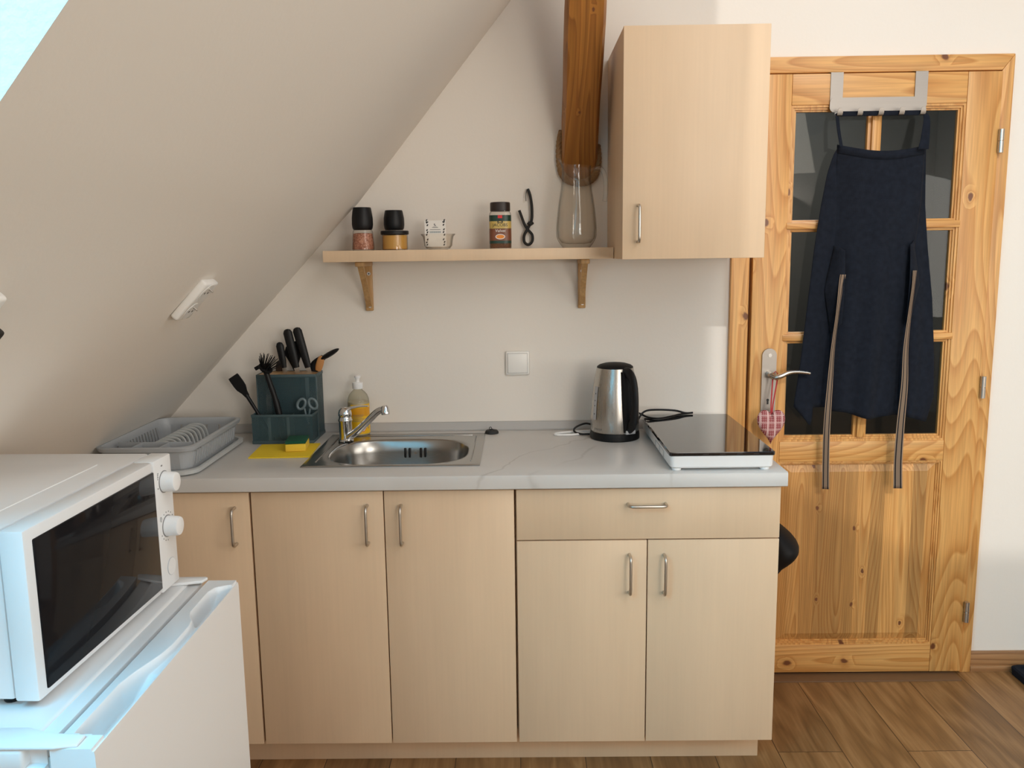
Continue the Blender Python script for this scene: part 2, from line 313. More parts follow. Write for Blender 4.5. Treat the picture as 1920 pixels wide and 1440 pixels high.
M['white_pl'] = plain('white_plastic', (.84, .84, .84), .4)
M['switch'] = plain('switch_plastic', (.84, .83, .80), .35)
M['black_gl'] = plain('black_glass', (.006, .006, .008), .035, coat=.6)
M['mw_glass'] = plain('microwave_glass', (.012, .011, .012), .05, spec=.08)
M['black'] = plain('black_plastic', (.006, .006, .007), .45, spec=.3)
M['black_m'] = plain('black_matt', (.005, .005, .006), .6, spec=.25)
M['rubber'] = plain('black_rubber', (.015, .015, .015), .7)
M['navy'] = cloth('navy_linen', (.0115, .0145, .0225))
M['tie'] = tie_mat()
M['grey_pl'] = plain('grey_plastic', (.40, .42, .44), .38)
M['grey_pl2'] = plain('grey_tray_plastic', (.50, .52, .52), .38)
M['mesh'] = mesh_metal('perforated_teal', (.045, .090, .105), .0052)
M['teal'] = plain('teal_metal', (.050, .088, .10), .5)
M['scissor_grey'] = plain('scissor_grey', (.13, .18, .20), .45)
M['bamboo'] = wood('bamboo', (.50, .30, .13), (.40, .21, .08), 'y', knots=False)
M['wooden'] = plain('beech_spoon', (.52, .24, .08), .5)
M['yellow'] = plain('yellow_sponge', (.80, .55, .05), .95, bump=.5, bscale=500)
M['ycloth'] = plain('yellow_cloth', (.80, .58, .02), .95, bump=.3, bscale=700)
M['green'] = plain('green_scourer', (.005, .085, .045), .98, bump=.9, bscale=900)
M['label_y'] = plain('yellow_label', (.90, .52, .01), .4)
M['label_o'] = plain('amber_label', (.80, .36, .01), .4)
M['clear'] = glass_mat('clear_glass', (1, .99, .97), .99, ior=1.55, dark=.50)
M['clear2'] = glass_mat('bottle_plastic', (.96, .95, .88), .90)
M['pane'] = glass_mat('door_pane', (.90, .93, .93), .80, ior=1.36)
M['window_glass'] = glass_mat('window_glass', (1, 1, 1), .95)
M['liquid'] = plain('pale_soap', (.62, .55, .42), .3)
M['salt'] = speckle('pink_salt', (.55, .27, .18), (.30, .10, .055))
M['pepper'] = speckle('peppercorns', (.05, .035, .025), (.16, .11, .07))
M['mustard'] = plain('honey_mustard', (.56, .30, .06), .35)
M['coffee'] = speckle('instant_coffee', (.10, .035, .012), (.20, .08, .03), 500)
M['lid_b'] = plain('brown_lid', (.022, .012, .010), .45)
M['lab_green'] = plain('dark_green_label', (.012, .045, .03), .4)
M['lab_gold'] = plain('gold_label', (.58, .42, .12), .35)
M['lab_brown'] = plain('brown_label', (.20, .07, .035), .4)
M['lab_red'] = plain('red_label', (.65, .02, .02), .4)
M['lab_orange'] = plain('orange_print', (.80, .27, .03), .4)
M['print_b'] = plain('black_print', (.015, .015, .015), .5)
M['print_w'] = plain('white_print', (.85, .83, .80), .5)
M['print_g'] = plain('grey_print', (.22, .22, .22), .5)
M['print_blue'] = plain('blue_grey_print', (.30, .36, .38), .5)
M['print_r'] = plain('red_print', (.70, .05, .02), .5)
M['paper'] = plain('white_card', (.82, .80, .76), .7)
M['rope'] = plain('jute', (.27, .16, .075), .95, bump=.8, bscale=300)
M['plaid'] = plaid_mat()
M['ribbon'] = plain('red_ribbon', (.33, .008, .013), .7)
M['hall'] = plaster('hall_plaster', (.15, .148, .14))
M['screw'] = plain('zinc_screw', (.72, .72, .72), .3, .6)
M['threshold'] = plain('threshold_strip', (.16, .085, .04), .5)
M['gauge'] = plain('water_gauge', (.45, .46, .48), .3)
M['blade'] = brushed('blade_steel', (.65, .63, .60), .25)

# ------------------------------------------------------------------ mesh helpers
class B:
    def __init__(s): s.bm = bmesh.new()
    def box(s, x0, x1, y0, y1, z0, z1, bev=0, seg=2):
        r = bmesh.ops.create_cube(s.bm, size=1); vs = r['verts']
        for v in vs: v.co = Vector(((x0+x1)/2+v.co.x*(x1-x0), (y0+y1)/2+v.co.y*(y1-y0), (z0+z1)/2+v.co.z*(z1-z0)))
        if bev:
            es = list({e for v in vs for e in v.link_edges})
            bmesh.ops.bevel(s.bm, geom=es, offset=bev, segments=seg, profile=.5, affect='EDGES')
        return s
    def obox(s, c, ax, ay, az, bev=0, seg=2):
        """box with centre c and half-axis vectors"""
        r = bmesh.ops.create_cube(s.bm, size=2); vs = r['verts']; c, ax, ay, az = map(Vector, (c, ax, ay, az))
        if bev:
            bev_k = bev
            l = (ax.length, ay.length, az.length)
            for v in vs: v.co = Vector((v.co.x*l[0], v.co.y*l[1], v.co.z*l[2]))
            es = list({e for v in vs for e in v.link_edges})
            n0 = bmesh.ops.bevel(s.bm, geom=es, offset=bev_k, segments=seg, profile=.5, affect='EDGES')
            allv = set()
            stack = [f for f in n0['faces']]
            seen = set()
            while stack:
                f = stack.pop()
                if f in seen: continue
                seen.add(f)
                for v in f.verts: allv.add(v)
                for e in f.edges: stack += [g for g in e.link_faces if g not in seen]
            for v in allv: v.co = c+ax.normalized()*v.co.x+ay.normalized()*v.co.y+az.normalized()*v.co.z
        else:
            for v in vs: v.co = c+ax*v.co.x+ay*v.co.y+az*v.co.z
        return s
    def rings(s, loops, cap0=True, cap1=True, close=True):
        L = [[s.bm.verts.new(Vector(p)) for p in lp] for lp in loops]; n = len(L[0])
        for a, b in zip(L, L[1:]):
            for i in range(n if close else n-1):
                j = (i+1) % n
                s.bm.faces.new((a[i], a[j], b[j], b[i]))
        if cap0: s.bm.faces.new(list(reversed(L[0])))
        if cap1: s.bm.faces.new(L[-1])
        return s
    def lathe(s, cx, cy, prof, n=36, cap0=True, cap1=True, lobes=0, amp=0):
        return s.rings([[(cx+r*(1+amp*math.cos(lobes*2*PI*i/n))*math.cos(2*PI*i/n), cy+r*(1+amp*math.cos(lobes*2*PI*i/n))*math.sin(2*PI*i/n), z) for i in range(n)] for r, z in prof], cap0, cap1)
    def tube(s, pts, r, n=10, flat=1.0, up=(0, 0, 1)):
        pts = [Vector(p) for p in pts]; rs = r if isinstance(r, (list, tuple)) else [r]*len(pts)
        loops = []; prev = None
        for i, p in enumerate(pts):
            t = (pts[min(i+1, len(pts)-1)]-pts[max(i-1, 0)]).normalized()
            if prev is None:
                a = Vector(up).cross(t)
                if a.length < 1e-4: a = Vector((1, 0, 0)).cross(t)
            else: a = prev-t*prev.dot(t)
            a.normalize(); prev = a; b = t.cross(a)
            loops.append([p+(a*math.cos(2*PI*k/n)+b*math.sin(2*PI*k/n)*flat)*rs[i] for k in range(n)])
        return s.rings(loops)
    def cyl(s, p0, p1, r0, r1=None, n=24): return s.tube([p0, p1], [r0, r0 if r1 is None else r1], n)
    def prism(s, poly, axis, a, b):
        def P(u, v, w): return {'y': (u, w, v), 'x': (w, u, v), 'z': (u, v, w)}[axis]
        return s.rings([[P(u, v, a) for u, v in poly], [P(u, v, b) for u, v in poly]])
    def grid(s, fn, nu, nv, closeu=False):
        g = [[s.bm.verts.new(Vector(fn(i/nu, j/nv))) for j in range(nv+1)] for i in range(nu if closeu else nu+1)]
        for i in range(nu):
            for j in range(nv):
                a, b = g[i], g[(i+1) % len(g)]
                s.bm.faces.new((a[j], b[j], b[j+1], a[j+1]))
        return s
    def ball(s, c, rx, ry, rz, n=20):
        c = Vector(c)
        return s.rings([[c+Vector((rx*math.sin(t)*math.cos(2*PI*k/n), ry*math.sin(t)*math.sin(2*PI*k/n), -rz*math.cos(t))) for k in range(n)] for t in [max(.02, PI*i/12) if i < 12 else PI-.02 for i in range(13)]])
    def quad(s, *p):
        s.bm.faces.new([s.bm.verts.new(Vector(q)) for q in p]); return s

def world_loc(o):
    v = Vector((0, 0, 0))
    while o is not None: v += o.location; o = o.parent
    return v
def obj(name, b, m, parent=None, smooth=True, loc=None, ang=38, solid=0):
    bm = b.bm
    if loc is not None: bmesh.ops.translate(bm, verts=bm.verts, vec=-Vector(loc))
    elif parent is not None: bmesh.ops.translate(bm, verts=bm.verts, vec=-world_loc(parent))
    bmesh.ops.recalc_face_normals(bm, faces=bm.faces)
    me = bpy.data.meshes.new(name); bm.to_mesh(me); bm.free()
    me.materials.append(M[m] if isinstance(m, str) else m)
    if smooth:
        for p in me.polygons: p.use_smooth = True
        me.set_sharp_from_angle(angle=math.radians(ang))
    o = bpy.data.objects.new(name, me); COL.objects.link(o)
    if loc is not None: o.location = loc
    if parent is not None: o.parent = parent
    if solid:
        md = o.modifiers.new('thickness', 'SOLIDIFY'); md.thickness = solid; md.offset = 0
    return o
def tag(o, label, cat, group=None):
    o['label'] = label; o['category'] = cat
    if group: o['group'] = group
    return o
def thing(name, label, cat, loc, group=None):
    o = bpy.data.objects.new(name, None); COL.objects.link(o); o.location = loc; o.empty_display_size = .05
    return tag(o, label, cat, group)
def struct(o): o['kind'] = 'structure'; return o
def text(b, string, size, fn, depth=0, align='CENTER'):
    """filled letters; fn maps the letter plane (x, y) to the world"""
    c = bpy.data.curves.new('letters', 'FONT'); c.body = string; c.size = size; c.align_x = align; c.resolution_u = 3
    o = bpy.data.objects.new('letters', c); COL.objects.link(o)
    dg = bpy.context.evaluated_depsgraph_get(); me = bpy.data.meshes.new_from_object(o.evaluated_get(dg))
    vs = [b.bm.verts.new(Vector(fn(v.co.x, v.co.y))) for v in me.vertices]
    for p in me.polygons:
        try: b.bm.faces.new([vs[i] for i in p.vertices])
        except ValueError: pass
    bpy.data.objects.remove(o); bpy.data.curves.remove(c); bpy.data.meshes.remove(me)
    return b
def bez(pts, n=8):
    """Catmull-Rom through the points"""
    P = [Vector(p) for p in pts]; P = [P[0]*2-P[1]]+P+[P[-1]*2-P[-2]]; out = []
    for i in range(1, len(P)-2):
        for k in range(n):
            t = k/n
            out.append(.5*((2*P[i])+(P[i+1]-P[i-1])*t+(2*P[i-1]-5*P[i]+4*P[i+1]-P[i+2])*t*t+(3*P[i]-P[i-1]-3*P[i+1]+P[i+2])*t**3))
    out.append(P[-2]); return out

# ------------------------------------------------------------------ the room
b = B(); b.box(-2.2, 3.7, -5.3, 1.9, -.05, 0); struct(obj('floor', b, 'floor'))
b = B(); b.prism([(-2.2, 0), (.735, 0), (.735, 2.02), (1.53, 2.02), (1.53, 0), (3.7, 0), (3.7, 3.3), (-2.2, 3.3)], 'y', 0, .12)
struct(obj('wall_back', b, 'wall', smooth=False))
# left roof slope, running along y, with the roof-window opening
PROF = [(-1.60, .486), (-.574, 1.575), (-.516, 1.632), (.62, 3.02)]
def sx(z):
    for (xa, za), (xb, zb) in zip(PROF, PROF[1:]):
        if z <= zb or (xb, zb) == PROF[-1]: return xa+(z-za)/(zb-za)*(xb-xa)
WY0, WY1, WZ0, WZ1 = -2.95, -1.942, 1.28, 2.42
def SP(y, z):
    """point of the plastered slope; an added dip runs along the wall for a darker band"""
    t = min(1, max(0, -y)/.10); t = t*t*(3-2*t); k = min(1, max(0, (z-.95)/.45))
    return Vector((sx(z), y, z))+Vector((.75, 0, -.66))*.014*t*k  # shallow dip, shaped only to shade the slope beside the crease
zs = sorted([p[1] for p in PROF]+[WZ0, WZ1, .95, 1.1, 1.25, 1.4]); ys = [-5.3, WY0, WY1, -.19]+[-.11+.01*i for i in range(11)]+[0, .06]
b = B()
for za, zb in zip(zs, zs[1:]):
    for ya, yb in zip(ys, ys[1:]):
        if ya == WY0 and za >= WZ0-1e-6 and zb <= WZ1+1e-6: continue
        b.quad(SP(ya, za), SP(yb, za), SP(yb, zb), SP(ya, zb))
bmesh.ops.remove_doubles(b.bm, verts=b.bm.verts, dist=1e-4)
struct(obj('ceiling', b, 'slope', ang=30))
NO = Vector((-.76, 0, .65))*.30
b = B(); zz = [WZ0, 1.4, PROF[1][1], PROF[2][1], WZ1]
for y in (WY0, WY1):
    for za, zb in zip(zz, zz[1:]):
        p, q = SP(y, za), SP(y, zb); b.quad(p, q, q+NO, p+NO)
for z in (WZ0, WZ1):
    p, q = SP(WY0, z), SP(WY1, z); b.quad(p, q, q+NO, p+NO)
struct(obj('trim_1', b, 'reveal', smooth=False))
# roof window: frame and glass at the end of the reveal
wroot = bpy.data.objects.new('window_1', None); COL.objects.link(wroot); wroot.location = (-.9, -2.44, 1.85); struct(wroot)
p0, p1 = Vector((sx(WZ0), 0, WZ0))+NO, Vector((sx(WZ1), 0, WZ1))+NO; tdir = (p1-p0).normalized(); hl = (p1-p0).length/2; mid = (p0+p1)/2; nn = NO.normalized()
b = B()
for sgn in (-1, 1):
    b.obox(mid+tdir*sgn*(hl-.03)+Vector((0, (WY0+WY1)/2, 0))+nn*.03, tdir*.03, (0, (WY1-WY0)/2, 0), nn*.03)
    b.obox(mid+Vector((0, (WY0+WY1)/2+sgn*((WY1-WY0)/2-.03), 0))+nn*.03, tdir*hl, (0, .03, 0), nn*.03)
obj('window_frame', b, 'white_pl', wroot)
b = B(); b.obox(mid+Vector((0, (WY0+WY1)/2, 0))+nn*.03, tdir*hl*.97, (0, (WY1-WY0)/2*.95, 0), nn*.004); obj('pane', b, 'window_glass', wroot, smooth=False)
# knee wall, right roof slope with its opening, right wall, gable wall behind
b = B(); b.box(-1.7, -1.60, -5.3, .1, 0, .50); struct(obj('wall_left', b, 'wall'))
b = B(); b.box(3.7, 3.8, -5.3, .1, 0, 1.3); struct(obj('wall_right', b, 'wall'))
RX = [.62, .63, 2.0, 3.75]; RY = [-5.3, -3.95, -.25, .06]
def rz(x): return 3.02-(x-.62)*.58
b = B()
for i, (xa, xb) in enumerate(zip(RX, RX[1:])):
    for j, (ya, yb) in enumerate(zip(RY, RY[1:])):
        if i == 1 and j == 1: continue
        b.quad((xa, ya, rz(xa)), (xa, yb, rz(xa)), (xb, yb, rz(xb)), (xb, ya, rz(xb)))
struct(obj('ceiling_right', b, 'slope', smooth=False))
GH = [(-.78, -.32, .9, 2.1), (1.15, 2.44, .91, 1.95)]
gx = sorted({-2.2, 3.7, *[h[0] for h in GH], *[h[1] for h in GH]}); gz = sorted({0, 3.3, *[h[2] for h in GH], *[h[3] for h in GH]})
b = B()
for xa, xb in zip(gx, gx[1:]):
    for za, zb in zip(gz, gz[1:]):
        if any(xa >= h[0]-1e-6 and xb <= h[1]+1e-6 and za >= h[2]-1e-6 and zb <= h[3]+1e-6 for h in GH): continue
        b.quad((xa, -5.2, za), (xb, -5.2, za), (xb, -5.2, zb), (xa, -5.2, zb))
b.box(-2.4, .45, -5.3, -5.2, 3.3, 5.0)  # unseen raised block, added to keep sun out of the left roof window
struct(obj('wall_front', b, 'wall', smooth=False))
for k, (xa, xb, za, zb) in enumerate(GH):
    r = bpy.data.objects.new('window_%d' % (k+2), None); COL.objects.link(r); r.location = ((xa+xb)/2, -5.22, za); struct(r)
    b = B()
    for q in (xa+.03, xb-.03): b.box(q-.03, q+.03, -5.25, -5.19, za, zb)
    for q in (za+.03, zb-.03): b.box(xa, xb, -5.249, -5.191, q-.03, q+.03)
    obj('window_frame', b, 'white_pl', r)
    b = B(); b.box(xa+.06, xb-.06, -5.226, -5.22, za+.06, zb-.06); obj('pane', b, 'window_glass', r, smooth=False)
# dim hall behind the door, with an unseen lamp added to lighten the panes
light('light_hall_fill', (1.2, 1.1, 2.5), (0, 0, -1), .4, .4, 11.0, (1, .96, .9))
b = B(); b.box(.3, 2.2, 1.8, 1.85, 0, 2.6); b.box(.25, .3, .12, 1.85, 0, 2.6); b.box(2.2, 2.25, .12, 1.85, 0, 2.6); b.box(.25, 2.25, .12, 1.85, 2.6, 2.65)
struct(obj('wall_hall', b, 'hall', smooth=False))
# skirting and threshold
b = B(); b.box(1.560, 3.7, -.016, 0, .0, .07, .002); b.box(1.560, 3.7, -.021, 0, 0, .02, .002); struct(obj('baseboard_back', b, 'skirt'))
b = B(); b.box(.76, 1.50, -.083, .02, -.002, .004, .0015); struct(obj('trim_2', b, 'threshold'))
# door casing, three mitred boards
CL, CR, CT = .690, 1.5585, 2.0605; IL, IR, IT = .750, 1.520, 2.011
def casing(name, poly, m):
    b = B(); b.prism(poly, 'y', -.022, 0)
    bmesh.ops.bevel(b.bm, geom=list(b.bm.edges), offset=.003, segments=2, affect='EDGES', profile=.5)
    struct(obj(name, b, m))
casing('trim_3', [(CL, 0), (IL, 0), (IL, IT), (CL, CT)], 'pine_v')
casing('trim_4', [(CR, 0), (CR, CT), (IR, IT), (IR, 0)], 'pine_v')
casing('trim_5', [(CL, CT), (IL, IT), (IR, IT), (CR, CT)], 'pine_h')
b = B(); b.box(.735, .752, -.004, .12, 0, 2.02); b.box(1.518, 1.53, -.004, .12, 0, 2.02); b.box(.735, 1.53, -.004, .12, 2.005, 2.02); struct(obj('trim_6', b, 'pine_v'))

# ------------------------------------------------------------------ the pine door
D = bpy.data.objects.new('door_1', None); COL.objects.link(D); D.location = (1.136, -.03, 0); struct(D)
D['label'] = 'pine door with six dark glass panes above a staved panel'
Y0, Y1 = -.034, .006
SL0, SL1, SR0, SR1 = .757, .863, 1.410, 1.517
b = B(); b.box(SL0, SL1, Y0, Y1, .010, 2.006, .002); obj('stile', b, 'pine_v', D)
b = B(); b.box(SR0, SR1, Y0, Y1, .010, 2.006, .002); obj('stile', b, 'pine_v', D)
for z0, z1 in ((1.912, 2.006), (.763, .832), (.0105, .112)):
    b = B(); b.box(SL1+.0005, SR0-.0005, Y0+.0005, Y1-.0005, z0, z1, .002); obj('rail', b, 'pine_h', D)
# moulded glazing beads round the whole light, then the glazing bars
def bead(b, x0, x1, z0, z1, wd=.019):
    for k, (o, yy) in enumerate(((.36, -.030), (.70, -.025), (1, -.019))):
        q = wd*o; yb = -.004-.0006*k
        b.box(x0, x0+q, yy, yb, z0, z1); b.box(x1-q, x1, yy, yb, z0, z1)
        b.box(x0+q, x1-q, yy, yb, z0, z0+q); b.box(x0+q, x1-q, yy, yb, z1-q, z1)
b = B(); bead(b, SL1, SR0, .832, 1.912); obj('glazing_bead', b, 'pine_v', D, smooth=False)
for z in (1.540, 1.180):
    b = B(); b.box(SL1-.004, SR0+.004, -.036, -.004, z-.011, z+.011, .003); b.box(SL1, SR0, -.024, -.0045, z-.020, z+.018, .003); obj('glazing_bar', b, 'pine_h', D)
b = B(); b.box(1.118, 1.143, -.0358, -.004, .845, 1.90, .003); b.box(1.108, 1.153, -.0235, -.0046, .843, 1.90, .004); obj('glazing_bar', b, 'pine_v', D)
zz = [(.851, 1.160), (1.198, 1.522), (1.558, 1.893)]
for x0, x1 in ((.880, 1.112), (1.149, 1.393)):
    for z0, z1 in zz:
        b = B(); b.box(x0, x1, -.012, -.008, z0, z1); obj('pane', b, 'pane', D, smooth=False)
# lower staved panel with its bevelled field
b = B(); b.box(SL1, SR0, -.012, 0, .112, .763)
b.rings([[(SL1+.006, -.012, .118), (SR0-.006, -.012, .118), (SR0-.006, -.012, .757), (SL1+.006, -.012, .757)], [(SL1+.045, -.024, .150), (SR0-.045, -.024, .150), (SR0-.045, -.024, .725), (SL1+.045, -.024, .725)]], True, True)
obj('panel', b, 'pine_p', D, smooth=False)
b = B(); bead(b, SL1, SR0, .112, .763, .014); obj('panel_bead', b, 'pine_v', D, smooth=False)
for z in (1.794, 1.010, .230):
    b = B(); b.cyl((1.521, -.040, z-.036), (1.521, -.040, z-.001), .0085, n=16); b.cyl((1.521, -.040, z+.001), (1.521, -.040, z+.036), .0085, n=16); b.cyl((1.521, -.040, z-.034), (1.521, -.040, z+.034), .006, n=12)
    b.cyl((1.521, -.04, z+.02), (1.508, -.02, z+.02), .003, n=8)
    obj('hinge', b, 'nickel', D)
# handle plate and lever
pl = []
for i in range(17): a = PI*i/16; pl.append((.818+.0235*math.cos(a), 1.123+.0235*math.sin(a)))
for i in range(17): a = PI+PI*i/16; pl.append((.818+.0235*math.cos(a), .935+.0235*math.sin(a)))
b = B(); b.prism(pl, 'y', -.0425, -.034); hp = obj('handle_plate', b, 'plate', D)
b = B(); b.cyl((.8195, -.0435, 1.124), (.8195, -.0425, 1.124), .0062, n=16); b.box(.817, .822, -.0438, -.0435, 1.122, 1.126); obj('plate_screw', b, 'steel', hp)
b = B(); b.cyl((.8165, -.043, .976), (.8165, -.0424, .976), .0045, n=14); b.box(.8135, .8195, -.0431, -.0424, .962, .975); obj('keyhole', b, 'print_b', hp)
b = B(); b.cyl((.818, -.0425, 1.062), (.818, -.075, 1.062), .0125, .0095)
pts = bez([(.818, -.075, 1.062), (.828, -.088, 1.058), (.846, -.092, 1.064), (.868, -.091, 1.073), (.895, -.090, 1.0755), (.925, -.089, 1.0725), (.936, -.088, 1.070)], 5)
b.tube(pts, [.0105-.0055*(i/(len(pts)-1))**.6 for i in range(len(pts))], 12); obj('door_lever', b, M['steel'], D)

# ------------------------------------------------------------------ base cabinets, plinth, worktop
FY, BY = -.578, -.560
def bow_handle(p, q, parent, out=(0, -1, 0)):
    p, q, o = Vector(p), Vector(q), Vector(out); d = (q-p).normalized()
    b = B(); pts = [p]+bez([p+o*.022, p+o*.029+d*.006, p+o*.031+d*.016], 4)+bez([q+o*.031-d*.016, q+o*.029-d*.006, q+o*.022], 4)+[q]
    b.tube(pts, .0042, 10); return obj('handle', b, 'nickel', parent)
def carcass(root, x0, x1, z0, z1, y0, y1, t=.016, top=False):
    b = B(); b.box(x0, x0+t, y0, y1, z0, z1); b.box(x1-t, x1, y0, y1, z0, z1); b.box(x0+t, x1-t, y0, y1, z0, z0+t); b.box(x0+t, x1-t, y1-.006, y1, z0+t, z1)
    if top: b.box(x0+t, x1-t, y0, y1-.006, z1-t, z1)
    return obj('carcass', b, 'maple_edge', root, smooth=False)
def front(name, root, x0, x1, z0, z1, hp=None, hq=None, y0=FY, y1=BY):
    b = B(); b.box(x0, x1, y0, y1, z0, z1, .0012, 2); o = obj(name, b, 'maple', root)
    if hp: bow_handle(hp, hq, o)
    return o
ZB, ZD, ZT = .0934, .6889, .8360
c1 = thing('base_cabinet', 'maple base cabinet at the left end, half hidden behind the fridge', 'cabinet', (-.94, -.3, ZB), 'maple base cabinets under the worktop')
carcass(c1, -1.14, -.739, ZB, ZT, -.558, -.02); front('cabinet_door', c1, -1.139, -.7405, ZB, ZT-.003, (-.780, FY, .689), (-.780, FY, .791))
c2 = thing('base_cabinet', 'maple base cabinet with two tall doors under the sink', 'cabinet', (-.376, -.3, ZB), 'maple base cabinets under the worktop')
carcass(c2, -.737, -.018, ZB, ZT, -.558, -.02)
front('cabinet_door', c2, -.7345, -.3752, ZB, ZT-.003, (-.4185, FY, .688), (-.4185, FY, .794)); front('cabinet_door', c2, -.3722, -.0195, ZB, ZT-.003, (-.326, FY, .687), (-.326, FY, .793))
c3 = thing('base_cabinet', 'maple base cabinet with one wide drawer above two doors', 'cabinet', (.343, -.3, ZB), 'maple base cabinets under the worktop')
carcass(c3, -.016, .700, ZB, ZT, -.558, -.02)
front('drawer', c3, -.0130, .7023, ZD+.0017, ZT-.003, (.290, FY, .7905), (.391, FY, .7905))
front('cabinet_door', c3, -.0130, .3423, ZB, ZD-.0017, (.2950, FY, .540), (.2950, FY, .647)); front('cabinet_door', c3, .3453, .7023, ZB, ZD-.0017, (.3895, FY, .538), (.3895, FY, .646))
b = B(); b.box(-1.14, .684, -.507, -.491, 0, ZB-.001, .001); tag(obj('plinth', b, 'maple_edge'), 'long maple plinth board below the base cabinets', 'plinth')
b = B(); x0, x1, y0, y1, z0, z1 = -1.215, .7137, -.598, -.001, .8395, .8790
hx0, hx1, hy0, hy1 = -.585, -.140, -.480, -.130
pts_o = [(-.598+.004, z1), (-.598, z1-.004), (-.598, z0+.003), (-.598+.003, z0)]
b.prism([(y0+.005, z1), (y0+.0015, z1-.0015), (y0, z1-.005), (y0, z0+.002), (y0+.002, z0), (hy0, z0), (hy0, z1)], 'x', x0, x1)
b.box(x0, hx0, hy0, hy1, z0, z1); b.box(hx1, x1, hy0, hy1, z0, z1); b.box(x0, x1, hy1, y1, z0, z1)
tag(obj('worktop', b, 'marble', smooth=True, ang=25), 'pale marble worktop with faint grey veins over the base cabinets', 'worktop')
b = B(); b.prism([(-.018, .8795), (-.018, .884), (-.008, .906), (-.001, .907), (-.001, .8795)], 'x', -1.19, .688)
b.box(-1.19, .688, -.0195, -.016, .8795, .8815)
tag(obj('upstand_strip', b, 'strip', smooth=False), 'narrow grey sealing strip along the wall behind the worktop', 'strip')

# ------------------------------------------------------------------ sink and tap
sk = thing('sink', 'stainless steel inset sink with an oval bowl', 'sink', (-.366, -.28, .879))
SX0, SX1, SY0, SY1 = -.619, -.1145, -.494, -.070; bx, by, ba, bb_ = -.362, -.308, .203, .160
NS = 96
def se(t, a, c, e): return (math.copysign(abs(math.cos(t))**(2/e), math.cos(t))*a, math.copysign(abs(math.sin(t))**(2/e), math.sin(t))*c)
def oval(dr, z, e=3.0, k=1.0):
    out = []
    for i in range(NS):
        x, y = se(2*PI*i/NS, ba*k+dr, bb_*k+dr, e); out.append((bx+x, by+y, z))
    return out
def rect(dr, z, rad=14):
    out = []
    cx, cy = (SX0+SX1)/2, (SY0+SY1)/2; a, c = (SX1-SX0)/2+dr, (SY1-SY0)/2+dr
    for i in range(NS):
        t = 2*PI*i/NS; xx, yy = math.cos(t), math.sin(t); x, y = bx-cx, by-cy
        s_ = min(((a-x)/xx if xx > 1e-6 else (-a-x)/xx if xx < -1e-6 else 9), ((c-y)/yy if yy > 1e-6 else (-c-y)/yy if yy < -1e-6 else 9))
        out.append((bx+xx*s_, by+yy*s_, z))
    return out
for cxn, cyn in ((SX0, SY0), (SX1, SY0), (SX0, SY1), (SX1, SY1)): pass
def rect_c(dr, z):
    """rectangle loop with true corners at matching angles"""
    L = rect(dr, z); cs = [(SX0-dr, SY0-dr), (SX1+dr, SY0-dr), (SX0-dr, SY1+dr), (SX1+dr, SY1+dr)]
    for c in cs:
        k = min(range(NS), key=lambda i: (L[i][0]-c[0])**2+(L[i][1]-c[1])**2); L[k] = (c[0], c[1], z)
    return L
b = B()
b.rings([rect_c(0, .8793), rect_c(0, .8815), rect_c(-.004, .8830), rect_c(-.014, .8828), oval(.024, .8815), oval(.010, .8810), oval(.003, .8795), oval(0, .874), oval(-.004, .84), oval(-.010, .79), oval(-.020, .760), oval(-.040, .748), oval(-.10, .743), oval(-.13, .742)], False, True)
basin = obj('basin', b, 'sink', sk, ang=50)
b = B(); 
for xa, xb, ya, yb in ((SX0+.030, SX0+.034, SY0+.05, SY1-.05), (SX0+.05, SX1-.04, SY1-.035, SY1-.031), (SX1-.030, SX1-.026, SY0+.05, SY1-.05)):
    b.box(min(xa, xb), max(xa, xb), ya, yb, .8815, .8842, .0012)
obj('pressed_bead', b, 'sink', sk)
b = B()
for dx in (-.033, -.019, .017, .031):
    yy = by+bb_-.004
    b = B(); b.obox((bx+.026+dx, yy-.0035, .838), (.0036, 0, 0), (0, .0015, .0003), (0, -.001, .016), .003); obj('overflow_slot', b, 'print_b', sk)
b = B(); b.cyl((bx+.026, by+bb_-.0075, .838), (bx+.026, by+bb_-.004, .838), .005, n=14); obj('overflow_screw', b, 'chrome', sk)
b = B(); b.lathe(bx, by, [(.038, .7425), (.036, .745), (.020, .7445), (.019, .743)], 28); obj('drain', b, 'chrome', sk)
fx_, fy_ = -.553, -.172
fa = thing('faucet', 'chrome single lever mixer tap behind the sink bowl', 'tap', (fx_, fy_, .8825))
b = B(); b.lathe(fx_, fy_, [(.0245, .8835), (.0245, .888), (.0215, .891), (.0205, .90), (.0205, .945), (.0225, .949), (.0225, .953), (.0205, .956), (.0200, .962)], 32); obj('tap_body', b, 'chrome', fa)
b = B(); b.lathe(fx_, fy_, [(.0195, .9625), (.0215, .966), (.0215, .974), (.0185, .984), (.0105, .991), (.002, .993)], 28)
pts = bez([(fx_-.004, fy_, .979), (fx_+.018, fy_-.003, .989), (fx_+.046, fy_-.006, .995), (fx_+.075, fy_-.008, .996)], 6)
b.tube(pts, [.0155-.0095*i/(len(pts)-1) for i in range(len(pts))], 14, .42); obj('tap_lever', b, 'chrome', fa)
b = B(); pts = bez([(fx_+.010, fy_-.010, .897), (fx_+.040, fy_-.026, .919), (fx_+.080, fy_-.045, .956), (fx_+.110, fy_-.060, .985), (fx_+.128, fy_-.068, .996), (fx_+.139, fy_-.074, .998)], 6)
b.tube(pts, [.0125-.003*i/(len(pts)-1) for i in range(len(pts))], 16); obj('spout', b, 'chrome', fa)
tp = Vector((fx_+.139, fy_-.074, .999)); ad = Vector((.10, -.03, -1)).normalized()
